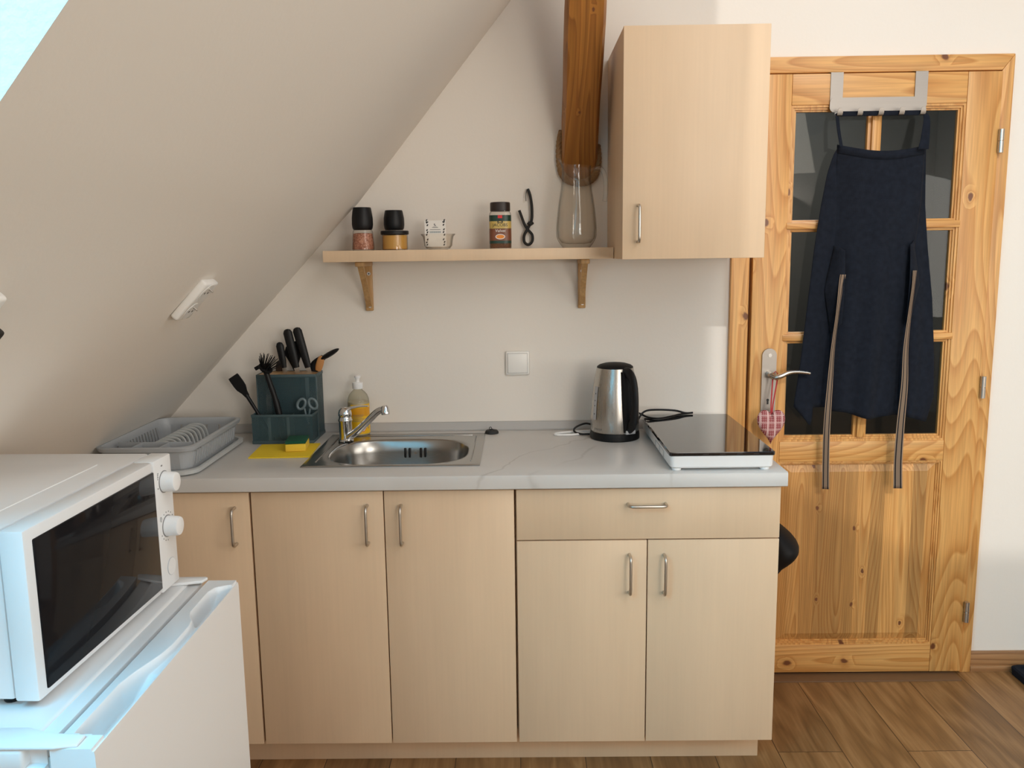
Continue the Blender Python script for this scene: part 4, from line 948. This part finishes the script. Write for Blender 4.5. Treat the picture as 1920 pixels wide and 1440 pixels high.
# ------------------------------------------------------------------ old beam with rope
b = B(); wd = .112; p0, p1 = V((.198, .14, 1.681)), V((.2035, -.62, 2.833)); 
loops = []
for k in range(13):
    t = k/12; c = p0.lerp(p1, t); wob = .004*math.sin(k*1.7); d = (p1-p0).normalized(); side = V((1, 0, 0)); nf = side.cross(d).normalized()
    if nf.y > 0: nf = -nf
    h = wd/2
    loops.append([c+side*(u*(h+wob*.4))+nf*(v_*wd) for u, v_ in ((-1, 0), (-1, .86), (-.88, 1), (.84, 1), (1, .84), (1, 0))])
b.rings(loops); bo = obj('beam', b, 'beam', ang=50, loc=p0); RM = (p1-p0).to_track_quat('Z', 'Y').to_matrix().to_4x4(); bo.data.transform(RM.inverted()); bo.rotation_euler = RM.to_euler(); bo['kind'] = 'structure'; bo['label'] = 'old dark orange roof beam slanting out of the wall above the jug'
b = B(); d = (p1-p0).normalized(); pts = bez([(.144, -.012, 1.845), (.137, -.014, 1.81), (.136, -.014, 1.755), (.145, -.014, 1.712), (.166, -.014, 1.692), (.20, -.014, 1.685), (.232, -.014, 1.692), (.250, -.014, 1.712), (.258, -.014, 1.755), (.255, -.012, 1.80)], 10)
prof_r = []
b.tube(pts, .0105, 12)
tag(obj('rope', b, 'rope'), 'thick jute rope wrapped round the foot of the beam', 'rope')
b = B(); n_ = len(pts)
for st in range(3):
    q = []
    for i, p in enumerate(pts):
        t = (pts[min(i+1, n_-1)]-pts[max(i-1, 0)]).normalized(); a = V((0, 1, 0)); c = t.cross(a); ph = i*.75+st*2*PI/3
        q.append(p+(a*math.cos(ph)+c*math.sin(ph))*.0054)
    b.tube(q, .0072, 8)
rp = bpy.data.objects['rope']; obj('rope_strand', b, 'rope', rp)

# ------------------------------------------------------------------ wall cabinet
wc = thing('wall_cabinet', 'tall maple wall cabinet with one door above the kettle', 'cabinet', (.487, -.2, 1.4455))
carcass(wc, .2905, .6838, 1.4455, 2.0626, -.392, -.001, top=True)
dw = front('cabinet_door', wc, .2900, .6843, 1.4445, 2.0636, (.333, -.4105, 1.493), (.333, -.4105, 1.591), -.4105, -.393)

# ------------------------------------------------------------------ kettle, cables, cooktop
kx, ky, kz = .3015, -.146, .8795
kt = thing('kettle', 'brushed steel electric kettle with black handle, lid and base', 'kettle', (kx, ky, kz))
b = B(); b.lathe(kx, ky, [(.0760, kz), (.0785, kz+.002), (.0785, kz+.014), (.0770, kz+.024), (.072, kz+.0245)], 48); obj('kettle_base', b, 'black', kt)
KP = [(.0755, kz+.0248), (.0772, kz+.030), (.0765, kz+.070), (.0735, kz+.120), (.0685, kz+.165), (.0625, kz+.200), (.0585, kz+.221), (.0575, kz+.226)]
b = B(); b.lathe(kx, ky, KP+[(.050, kz+.2265)], 64); body = obj('kettle_body', b, 'steel', kt)
b = B(); b.lathe(kx, ky, [(.0568, kz+.2262), (.0565, kz+.229), (.050, kz+.234), (.035, kz+.2385), (.015, kz+.2405), (.002, kz+.241)], 48); obj('kettle_lid', b, 'black_m', kt)
def kr(z):
    for (ra, za), (rb, zb) in zip(KP, KP[1:]):
        if z <= zb: return ra+(rb-ra)*max(0, (z-za))/(zb-za)
    return KP[-1][0]
ha_ = math.radians(26); hd_ = V((math.sin(ha_), -math.cos(ha_), 0)); ht_ = V((math.cos(ha_), math.sin(ha_), 0))
kc = V((kx, ky, 0))
b = B(); loops = []
for i in range(15):
    z = kz+.030+i*(.188)/14; r_ = kr(z); hw = .0165+.004*math.sin(PI*i/14)
    loops.append([kc+hd_*(r_+o)+ht_*s_+V((0, 0, z)) for s_, o in ((-hw, -.006), (-hw*.8, .007), (hw*.8, .007), (hw, -.006))])
b.rings(loops); obj('handle_mount', b, 'black_m', kt)
b = B(); hp_ = []
for r_, z in ((.058, .214), (.072, .217), (.088, .211), (.101, .195), (.109, .165), (.112, .125), (.110, .085), (.100, .058), (.086, .045), (.074, .042)): hp_.append(kc+hd_*r_+V((0, 0, kz+z)))
hp_ = bez(hp_, 4); b.tube(hp_, [.0165]*len(hp_), 14, .62, ht_); obj('kettle_handle', b, 'black', kt)
b = B(); b.obox(kc+hd_*.1085+V((0, 0, kz+.182)), ht_*.009, V((0, 0, .014))-hd_*.004, hd_*.008, .003); obj('lid_button', b, 'black', kt)
b = B(); b.obox(kc+hd_*.082+ht_*.004+V((0, 0, kz+.0315)), ht_*.017, V((0, 0, .006)), hd_*.006, .002); obj('power_switch', b, 'gauge', kt)
ga = -1.08
def kpos(a, z, o): r_ = kr(z)+o; return (kx+r_*math.sin(a), ky-r_*math.cos(a), z)
b = B(); b.grid(lambda u, v: kpos(ga-.115+.23*u, kz+.066+.104*v, .0012), 6, 14); obj('water_gauge', b, 'gauge', kt)
b = B()
for z in (.082, .108, .124, .146):
    b = B(); b.grid(lambda u, v: kpos(ga-.02+.05*u, kz+z+.004*v, .002), 1, 1); obj('gauge_mark', b, 'print_b', kt)
b = B(); text(b, 'SENCOR', .0085, lambda x, y: kpos(-.86+x/.077, kz+.034+y, .0008)); obj('brand_letters', b, 'print_g', kt, smooth=False)
b = B(); b.tube(bez([(kx-.060, ky+.070, .905), (kx-.088, ky+.068, .9115), (kx-.120, ky+.056, .902), (kx-.126, ky+.050, .890), (kx-.108, ky+.036, .884), (kx-.077, ky+.030, .884)], 6), .0032, 8)
tag(obj('kettle_cable', b, 'black'), 'black kettle cable curling out left behind the kettle', 'cable')
b = B(); b.tube(bez([(kx-.050, ky+.078, .886), (kx-.110, ky+.072, .884), (kx-.165, ky+.062, .883), (kx-.190, ky+.045, .883), (kx-.178, ky+.028, .883), (kx-.13, ky+.030, .883), (kx-.075, ky+.058, .883), (kx+.03, ky+.098, .884)], 6), .0036, 8)
tag(obj('white_cable', b, 'white_pl'), 'white cable loop on the worktop left of the kettle', 'cable')
ck = thing('cooktop', 'portable white induction cooktop with glossy black glass top', 'cooktop', (.5415, -.31, .8795))
CX0, CX1, CY0, CY1 = .4005, .6830, -.580, -.046
b = B(); b.rings([rrect(CX0+.008, CX1-.008, CY0+.008, CY1-.008, .012, .8865), rrect(CX0+.003, CX1-.003, CY0+.003, CY1-.003, .014, .891), rrect(CX0+.001, CX1-.001, CY0+.001, CY1-.001, .014, .9215)]); obj('cooktop_body', b, 'white_pl', ck)
b = B(); b.rings([rrect(CX0, CX1, CY0, CY1, .008, .9217), rrect(CX0-.001, CX1+.001, CY0-.001, CY1+.001, .009, .9235), rrect(CX0-.001, CX1+.001, CY0-.001, CY1+.001, .009, .930), rrect(CX0+.0005, CX1-.0005, CY0+.0005, CY1-.0005, .008, .932)]); obj('glass_top', b, 'black_gl', ck, ang=20)
for x in (CX0+.022, CX1-.022):
    for y in (CY0+.022, CY1-.03):
        b = B(); b.lathe(x, y, [(.012, .8795), (.013, .882), (.0125, .8868)], 20); obj('foot', b, 'white_pl', ck)
b = B()
for y in (-.475, -.405, -.335): b.box(CX0+.0002, CX0+.0014, y-.0012, y+.0012, .893, .912)
b.box(CX0+.0002, CX0+.0014, -.475, -.335, .9115, .9125); obj('side_vent', b, 'gauge', ck)
b = B()
for k in range(4):
    b = B(); b.box(.49+k*.045, .505+k*.045, CY0-.0013, CY0-.0009, .9255, .9275); obj('touch_mark', b, 'lid_b', ck)
b = B(); b.tube(bez([(kx+.070, ky+.070, .890), (.388, -.085, .930), (.408, -.075, .949), (.445, -.060, .951), (.51, -.050, .946), (.545, -.052, .9375), (.57, -.045, .937), (.53, -.058, .9355), (.48, -.105, .9355), (.440, -.128, .9355), (.412, -.105, .9355), (.388, -.050, .938), (.382, -.03, .905), (.380, -.026, .886)], 6), .0033, 8)
tag(obj('cooktop_cable', b, 'black'), 'black cable looped over the back corner of the cooktop', 'cable')

# ------------------------------------------------------------------ door hooks, apron, heart
hk = thing('door_hook_rack', 'steel over-door rack of five hooks at the door top', 'hook rack', (1.13, -.05, 1.87))
for x in (1.0005, 1.2635):
    b = B(); b.rings([[(x-.0195, -.008, 2.0085), (x+.0195, -.008, 2.0085), (x+.0195, -.008, 2.0072), (x-.0195, -.008, 2.0072)], [(x-.0195, -.0375, 2.0085), (x+.0195, -.0375, 2.0085), (x+.0195, -.0362, 2.0072), (x-.0195, -.0362, 2.0072)], [(x-.0195, -.0375, 1.905), (x+.0195, -.0375, 1.905), (x+.0195, -.0362, 1.905), (x-.0195, -.0362, 1.905)]]); obj('over_door_strap', b, 'rack_steel', hk)
b = B(); cs = []
for cx, cz, a0 in ((1.266, 1.918, 0), (.994, 1.918, PI/2), (.994, 1.902, PI), (1.266, 1.902, 1.5*PI)):
    for i in range(5): a = a0+PI/2*i/4; cs.append((cx+.014*math.cos(a), cz+.014*math.sin(a)))
b.prism(cs, 'y', -.0405, -.0378); obj('back_plate', b, 'rack_steel', hk)
for x in (1.0045, 1.067, 1.132, 1.196, 1.2615):
    b = B(); q = [(-.039, 1.897), (-.039, 1.884), (-.043, 1.876), (-.052, 1.8735), (-.061, 1.876), (-.065, 1.884), (-.0655, 1.893), (-.066, 1.8965)]
    loops = [[(x-w_, y-.0007, z), (x+w_, y-.0007, z), (x+w_, y+.0007, z+.0005), (x-w_, y+.0007, z+.0005)] for (y, z), w_ in zip(q, (.008, .008, .008, .008, .008, .008, .0072, .004))]
    b.rings(loops); obj('hook', b, 'rack_steel', hk)
ap = thing('apron', 'dark navy linen apron hanging from the door hooks', 'apron', (1.13, -.06, 1.3))
def lerp_tab(tab, z):
    for (za, *a), (zb, *c) in zip(tab, tab[1:]):
        if z >= zb: t = (z-za)/(zb-za); return [p+(q-p)*t for p, q in zip(a, c)]
    return list(tab[-1][1:])
# main panel: left and right edge by height
MAIN = [(1.79, 1.003, 1.279), (1.60, 1.004, 1.274), (1.45, 1.008, 1.262), (1.38, 1.014, 1.255), (1.30, 1.010, 1.258), (1.10, 1.010, 1.252), (.905, 1.012, 1.250)]
def main_pt(u, v):
    zt = 1.788-.020*math.sin(PI*u)-.006*u; zb = .918+.020*(1-u)*(1-u)+.006*math.sin(u*9); z = zt+(zb-zt)*v
    l, r_ = lerp_tab(MAIN, z); x = l+(r_-l)*u
    fold = .010*v*math.sin(u*8.5+.6)+.007*v*math.sin(u*19+v*2)+.004*math.sin(u*3+v*6); curl = -.028*(abs(2*u-1)**3)*(1-.55*v)
    return (x, -.070+fold-curl*.6-.006*math.sin(PI*u), z)
b = B(); b.grid(main_pt, 46, 60); obj('apron_front', b, 'navy', ap, solid=.0018, ang=80)
b = B(); b.grid(lambda u, v: V(main_pt(u, v*.030))+V((0, -.0022, 0)), 46, 2); obj('top_hem', b, 'navy', ap, solid=.0015, ang=80)
# the sides fall in folds behind the front
WL = [(1.775, 1.004, 1.014), (1.755, .992, 1.016), (1.70, .976, 1.020), (1.60, .960, 1.026), (1.47, .944, 1.030), (1.30, .930, 1.034), (1.10, .914, 1.034), (.96, .898, 1.034), (.88, .904, 1.034)]
def wing_l(u, v):
    zb = .955-.062*min(1, u/.36) if u < .40 else .893+.058*min(1, (u-.40)/.06); z = 1.775+(zb-1.775)*v; l, r_ = lerp_tab(WL, z); x = l+(r_-l)*u
    return (x, -.052-.012*math.sin(u*5.2+.4)*(.2+.8*v)*(1 if u < .55 else .25)-.003*math.sin(u*11+v*4)*v, z)
b = B(); b.grid(wing_l, 24, 50); obj('side_fold', b, 'navy', ap, solid=.0018, ang=80)
WR = [(1.775, 1.262, 1.283), (1.60, 1.250, 1.292), (1.47, 1.244, 1.308), (1.30, 1.240, 1.334), (1.10, 1.238, 1.355), (.98, 1.240, 1.362), (.88, 1.250, 1.338)]
def wing_r(u, v):
    zb = .895+.03*(1-u); z = 1.775+(zb-1.775)*v; l, r_ = lerp_tab(WR, z); x = l+(r_-l)*u
    return (x, -.052-.012*math.sin(u*4.4+.2)*(.2+.8*v)-.003*math.sin(u*12+v*5)*v, z)
b = B(); b.grid(wing_r, 24, 50); obj('side_fold', b, 'navy', ap, solid=.0018, ang=80)
# turned-back flaps where the ties are sewn on
for sgn, x0, zt in ((-1, 1.030, 1.385), (1, 1.238, 1.400)):
    def flap(u, v, sgn=sgn, x0=x0, zt=zt):
        xo = x0-sgn*.006+sgn*(.004+.052*u*(1-.55*abs(2*v-1))); z = zt+.075-.23*v-.055*u*(v-.3)
        return (xo, -.084+.030*u*u-.010*math.sin(PI*v)*(1-u), z)
    b = B(); b.grid(flap, 12, 22); obj('tie_flap', b, 'navy', ap, solid=.0018, ang=80)
def ribbon(name, pts, wid, m, twist=None, n=8):
    P = bez(pts, n); me_b = B(); cols = []
    rows = []
    for i, p in enumerate(P):
        k = i/(len(P)-1); wdt = wid(k) if callable(wid) else wid; a = twist(k) if twist else 0
        ax = V((math.cos(a), math.sin(a), 0)); rows.append([p+ax*wdt*(j/6-.5) for j in range(7)])
    vs = [[me_b.bm.verts.new(q) for q in r_] for r_ in rows]
    for r1, r3 in zip(vs, vs[1:]):
        for j in range(6): me_b.bm.faces.new((r1[j], r1[j+1], r3[j+1], r3[j]))
    o = obj(name, me_b, m, ap, solid=.001, ang=80)
    at = o.data.attributes.new('across', 'FLOAT', 'POINT')
    for i, v in enumerate(o.data.vertices): at.data[i].value = (i % 7)/6
    return o
ribbon('apron_tie', [(1.026, -.092, 1.385), (1.019, -.096, 1.34), (1.012, -.098, 1.26), (1.003, -.097, 1.15), (.999, -.096, 1.03), (.996, -.094, .90), (.999, -.090, .78), (1.003, -.088, .684)], lambda k: .017+.006*k, 'tie', lambda k: .95*math.sin(k*5.0-.2)*(1-.7*k))
ribbon('apron_tie', [(1.250, -.096, 1.395), (1.246, -.100, 1.34), (1.240, -.100, 1.26), (1.235, -.098, 1.15), (1.238, -.097, 1.03), (1.234, -.095, .90), (1.234, -.092, .78), (1.240, -.088, .684)], lambda k: .016+.013*k, 'tie', lambda k: .9*math.sin(k*4+.5)*(1-.9*k))
# neck strap over the hooks
ribbon('neck_strap', [(1.008, -.078, 1.778), (1.002, -.070, 1.82), (.9985, -.062, 1.860), (1.002, -.052, 1.882), (1.03, -.053, 1.8815), (1.10, -.054, 1.8800), (1.19, -.053, 1.8795), (1.25, -.053, 1.8805), (1.272, -.056, 1.876), (1.274, -.064, 1.852), (1.268, -.072, 1.80), (1.262, -.078, 1.768)], lambda k: .012 if k < .25 else (.014+.02*max(0, (k-.70)/.30)), 'navy', lambda k: .3 if k < .25 else 0)
b = B(); b.box(1.005, 1.268, -.0555, -.0505, 1.8735, 1.8885, .002); obj('strap_run', b, 'navy', ap)
# heart
ht = thing('heart_ornament', 'red and white checked fabric heart hanging from the door lever', 'ornament', (.829, -.10, .90))
hc_ = V((.8125, -.100, .899)); b = B(); loops = []
def heart(t, s_):
    x = 16*math.sin(t)**3; y = 12*math.cos(t)-4*math.cos(2*t)-1.6*math.cos(3*t)-.5*math.cos(4*t); return x*s_, (y+2.0)*s_
NH = 56
for k in range(-8, 9):
    q = k/8; f = math.sqrt(max(0, 1-q*q))**.75; f = max(.02, f)
    loops.append([hc_+V((heart(2*PI*i/NH, .00282)[0]*f, .021*q*(.9), heart(2*PI*i/NH, .00445)[1]*f)) for i in range(NH)])
b.rings(loops); obj('heart_cushion', b, 'plaid', ht, ang=80)
b = B()
for sgn in (-1, 1):
    b.rings([[V((xc+sgn*o-.0022, y, z)), V((xc+sgn*o+.0022, y, z)), V((xc+sgn*o+.0022, y+.0006, z)), V((xc+sgn*o-.0022, y+.0006, z))] for xc, (o, y, z) in zip((.8125, .817, .825, .829), ((.001, -.101, .930), (.003, -.090, .970), (.006, -.078, 1.020), (.008, -.076, 1.056)))])
b.tube([(.821, -.076, 1.056), (.8225, -.0765, 1.070), (.829, -.077, 1.076), (.8355, -.0765, 1.070), (.837, -.076, 1.056)], .0014, 6)
obj('ribbon_loop', b, 'ribbon', ht)

# ------------------------------------------------------------------ fridge and microwave
fr = thing('fridge', 'white small fridge with moulded door grip, below the microwave', 'fridge', (-.81, -1.52, 0))
FZ = .85; FYa, FYb = -1.815, -1.240
b = B(); b.box(-1.09, -.617, FYa+.004, FYb-.002, .02, FZ-.028, .006); b.box(-1.09, -.640, FYa+.004, FYb-.002, FZ-.030, FZ, .006, 3); body = obj('fridge_body', b, 'white_en', fr)
b = B(); b.box(-.650, -.6175, FYa+.02, FYb-.004, FZ-.032, FZ-.004, .003); obj('worktop_lip', b, 'white_en', fr)
def door_top(u, v):
    """door cap seen from above: a flat back half, a lipped front with two finger pockets and a shallow middle ledge"""
    y = FYa+.006+(FYb-FYa-.012)*v; xb, xf = -.606, -.549
    s = (y-FYa)/(FYb-FYa)
    # back boundary of the scoop, as a fraction across the door
    if s < .07 or s > .955: bd = 1.1
    elif s < .36: bd = .24+.08*math.sin((s-.07)/.29*PI)*0+.36*max(0, (s-.26)/.10)**1.5*0
    else: bd = .3
    tab = [(.0, 1.1), (.065, 1.1), (.075, .22), (.30, .22), (.36, .34), (.46, .62), (.52, .70), (.64, .70), (.68, .62), (.71, .46), (.74, .36), (.89, .34), (.925, .44), (.945, .75), (.955, 1.1), (1, 1.1)]
    for (sa, ba_), (sb, bb2) in zip(tab, tab[1:]):
        if sa <= s <= sb: bd = ba_+(bb2-ba_)*(s-sa)/(sb-sa)
    dt = [(0, 0), (.065, 0), (.08, .040), (.33, .040), (.40, .016), (.47, .012), (.67, .012), (.74, .034), (.90, .034), (.95, 0), (1, 0)]
    dep = 0
    for (sa, da), (sb, db) in zip(dt, dt[1:]):
        if sa <= s <= sb: dep = da+(db-da)*(s-sa)/(sb-sa)
    x = xb+(xf-xb)*u; z = FZ
    if u > bd: k = min(1, (u-bd)/.09); z -= dep*k*k*(3-2*k)
    if u > .93: z = max(z, FZ-(.004 if dep else 0)) if u > .955 else z
    if u > .955: z = FZ-.004
    return (x, y, z)
b = B(); NU, NV = 70, 280
g = [[b.bm.verts.new(V(door_top(i/NU, j/NV))) for j in range(NV+1)] for i in range(NU+1)]
for i in range(NU):
    for j in range(NV): b.bm.faces.new((g[i][j], g[i+1][j], g[i+1][j+1], g[i][j+1]))
zl = .06
fr_ = [b.bm.verts.new(V((-.548, v.co.y, FZ-.010))) for v in g[NU]]; fl_ = [b.bm.verts.new(V((-.548, v.co.y, zl))) for v in g[NU]]
for j in range(NV): b.bm.faces.new((g[NU][j], fr_[j], fr_[j+1], g[NU][j+1])); b.bm.faces.new((fr_[j], fl_[j], fl_[j+1], fr_[j+1]))
bk_ = [b.bm.verts.new(V((-.606, v.co.y, zl))) for v in g[0]]
for j in range(NV): b.bm.faces.new((bk_[j], g[0][j], g[0][j+1], bk_[j+1])); b.bm.faces.new((fl_[j], bk_[j], bk_[j+1], fl_[j+1]))
for j, sgn in ((0, 1), (NV, -1)):
    b.bm.faces.new([g[i][j] for i in range(NU+1)]+[fr_[j], fl_[j], bk_[j]])
dro = obj('fridge_door', b, 'white_en', fr, ang=50)
b = B(); b.box(-.6165, -.6065, FYa+.02, FYb-.012, .07, FZ-.02); obj('door_seal', b, 'grey_pl2', fr)
b = B(); b.prism([(-.70, -1.285), (-.612, -1.262), (-.607, -1.244), (-.612, -1.240), (-.70, -1.240)], 'z', FZ, FZ+.006); bmesh.ops.bevel(b.bm, geom=list(b.bm.edges), offset=.002, segments=2, affect='EDGES', profile=.5); obj('hinge_cover', b, 'white_en', fr)
b = B(); b.prism([(-.72, -1.765), (-.655, -1.765), (-.618, -1.782), (-.572, -1.782), (-.572, -1.806), (-.60, -1.812), (-.72, -1.812)], 'z', FZ, FZ+.005); bmesh.ops.bevel(b.bm, geom=list(b.bm.edges), offset=.002, segments=2, affect='EDGES', profile=.5); obj('hinge_cover', b, 'white_en', fr)
for x in (-1.05, -.66):
    for y in (FYa+.05, FYb-.05): b = B(); b.lathe(x, y, [(.018, 0), (.018, .018), (.012, .022)], 14); obj('foot', b, 'black', fr)

mw = thing('microwave', 'white microwave with black glass door standing on the fridge', 'microwave', (-.8, -1.5, .8515))
A = V((-.6665, -1.716, 0)); Bv = V((-.6510, -1.268, 0)); ty = (Bv-A).normalized(); tx = V((ty.y, -ty.x, 0)); LW = (Bv-A).length   # tx points out of the front
def mp(s, o, z): return A+ty*s+tx*o+V((0, 0, z))
def mbox(b, s0, s1, o0, o1, z0, z1, bev=0, seg=2): return b.obox(mp((s0+s1)/2, (o0+o1)/2, (z0+z1)/2), ty*((s1-s0)/2), tx*((o1-o0)/2), V((0, 0, (z1-z0)/2)), bev, seg)
MZ0, MZ1 = .8625, 1.1085
b = B(); mbox(b, .004, LW-.002, -.330, -.040, MZ0, MZ1, .005); obj('microwave_body', b, 'white_en', mw)
b = B(); mbox(b, .06, LW-.09, -.29, -.09, MZ1-.0005, MZ1+.0016, .0007); obj('top_panel', b, 'white_en', mw)
DS = LW-.070
b = B(); mbox(b, 0, DS-.001, -.0375, -.002, MZ0, MZ1-.0005, .004); mdr = obj('microwave_door', b, 'white_en', mw)
b = B(); mbox(b, .019, DS-.002, -.006, .0008, MZ0+.010, MZ1-.018, .002); obj('door_glass', b, 'mw_glass', mdr)
b = B(); mbox(b, DS+.0005, LW, -.0380, -.0005, MZ0, MZ1, .003); mcp = obj('control_panel', b, 'white_en', mw)
for z in (1.063, .979):
    c = mp(DS+.036, 0, z)
    b = B(); b.tube([c-tx*.001, c+tx*.0005], [.0205, .0205], 28); kb = obj('knob_ring', b, 'print_g', mcp)
    b = B(); b.tube([c, c+tx*.002, c+tx*.020, c+tx*.0235, c+tx*.0242], [.0190, .0190, .0178, .0165, .0145], 32); obj('knob', b, 'white_pl', mcp)
c = mp(DS+.040, 0, .900); b = B(); b.tube([c-tx*.001, c+tx*.0004], [.0165, .0165], 28); obj('button_ring', b, 'gauge', mcp); b = B(); b.tube([c-tx*.001, c+tx*.0008], [.0157, .0157], 28); obj('open_button', b, 'white_en', mcp)
b = B()
def mark(s, z, ws=.0012, hz=.0012): mbox(b, DS+s-ws, DS+s+ws, -.0004, .0002, z-hz, z+hz)
for s, z, a, h in ((.031, 1.094, .0022, .0013), (.029, 1.0935, .0008, .0006), (.014, 1.083, .0016, .0009), (.013, 1.080, .0010, .0012), (.013, 1.0765, .0016, .0010), (.012, 1.073, .0008, .0010), (.011, 1.056, .0014, .0012)): mark(s, z, a, h)
for k in range(9):
    a = 2.0-k*.36; mark(.036+.0265*math.cos(a)*1.0, .979+.0265*math.sin(a), .0008, .0010)
for k in range(4):
    a = 3.6+k*.35; mark(.036+.0265*math.cos(a), .979+.0265*math.sin(a), .0009, .0010)
obj('dial_marks', b, 'print_g', mcp)
b = B(); pts = [mp(DS+.0125+.0028*math.cos(t), .0002, .998+.0045*math.sin(t)) for t in [2*PI*i/14 for i in range(15)]]; b.tube(pts, .0004, 5); obj('clock_mark', b, 'print_g', mcp)
for s in (.03, LW-.04):
    for o in (-.06, -.29):
        c = mp(s, o, 0); b = B(); b.lathe(c.x, c.y, [(.011, .8505), (.012, .853), (.012, MZ0)], 14); obj('foot', b, 'black', mw)
b = B(); mbox(b, .012, .030, -.034, -.018, .8565, MZ0+.0005, .002); obj('door_catch', b, 'black', mw)

# ------------------------------------------------------------------ sockets on the slope
def slope_socket(name, y, zc, lbl, wy=.078, ln=.112, plug=False):
    t_ = V((.685, 0, .728)); n_ = V((.728, 0, -.685)); c = SP(y, zc)
    r = thing(name, lbl, 'socket', c, 'double wall sockets on the slope')
    b = B(); b.obox(c+n_*.009, t_*(ln/2), V((0, wy/2, 0)), n_*.0095, .006, 3); obj('socket_frame', b, 'switch', r)
    for s_ in (-.028, .028):
        cc = c+t_*s_+n_*.0187
        b = B(); b.tube([cc-n_*.002, cc+n_*.0006, cc+n_*.0008, cc-n_*.0016], [.0245, .0245, .0205, .0185], 28); sk_ = obj('socket_insert', b, 'switch', r)
        b = B()
        for q in (-.0095, .0095): b.tube([cc+V((0, q, 0))-n_*.001, cc+V((0, q, 0))+n_*.0010], .0030, 10)
        obj('contact_hole', b, 'print_b', sk_)
        b = B(); b.tube([cc+t_*.012-n_*.001, cc+t_*.012+n_*.011], [.0026, .0020], 10); obj('earth_pin', b, 'nickel', sk_)
    return r
slope_socket('wall_socket', -.88, 1.388, 'double white socket on the sloping ceiling above the dish rack')
slope_socket('wall_socket', -1.71, 1.398, 'white socket at the left photo edge on the sloping ceiling')
t_ = V((.685, 0, .728)); n_ = V((.728, 0, -.685)); c = SP(-1.65, 1.385)
b = B(); b.obox(c+n_*.014, t_*.014, V((0, .022, 0)), n_*.0135, .005); tag(obj('power_plug', b, 'black'), 'black power plug on the slope at the left photo edge', 'plug')

# ------------------------------------------------------------------ bag beside the cabinet, tray on the floor by the wall
bg_ = thing('hanging_bag', 'black padded bag hanging between the cabinet side and the door', 'bag', (.74, -.30, .45))
b = B(); cc = V((.756, -.30, .560)); loops = []
SH = [(.455, .000), (.47, .018), (.50, .052), (.53, .088), (.56, .116), (.580, .125), (.60, .121), (.625, .096), (.645, .068), (.662, .040), (.668, .020)]
SH = [(p.x, p.y) for p in bez([(a, c, 0) for a, c in SH], 3)]
for z, rx in SH:
    rx = max(rx, .004); loops.append([V((.7105+rx*(.5+.5*math.cos(a)), -.30+(.030+rx*.9)*math.sin(a), z)) for a in [2*PI*k/24 for k in range(24)]])
b.rings(loops); obj('bag_body', b, 'black_m', bg_, ang=70)
b = B(); b.tube(bez([(.7285, -.34, .668), (.770, -.335, .640), (.807, -.330, .615), (.828, -.325, .588), (.828, -.325, .568), (.812, -.33, .540), (.775, -.335, .495), (.735, -.34, .458)], 5), .006, 8); obj('piping', b, 'black', bg_)
b = B(); b.tube(bez([(.715, -.30, .664), (.712, -.30, .72), (.7105, -.30, .765), (.7085, -.30, .775)], 5), .005, 8); obj('bag_strap', b, 'black', bg_)
b = B(); b.box(.704, .722, -.36, -.345, .645, .652, .001); obj('bag_tag', b, 'white_pl', bg_)
b = B(); b.rings([rrect(1.692, 2.15, -.62, -.028, .02, z) if k == 0 else rrect(1.692+o, 2.15-o, -.62+o, -.028-o, .02, z) for k, (o, z) in enumerate(((0, .002), (-.002, .026), (.004, .031), (.016, .029), (.018, .024)))])
tag(obj('floor_tray', b, M['navy']), 'flat dark blue slab on the floor beside the skirting, right edge', 'tray')
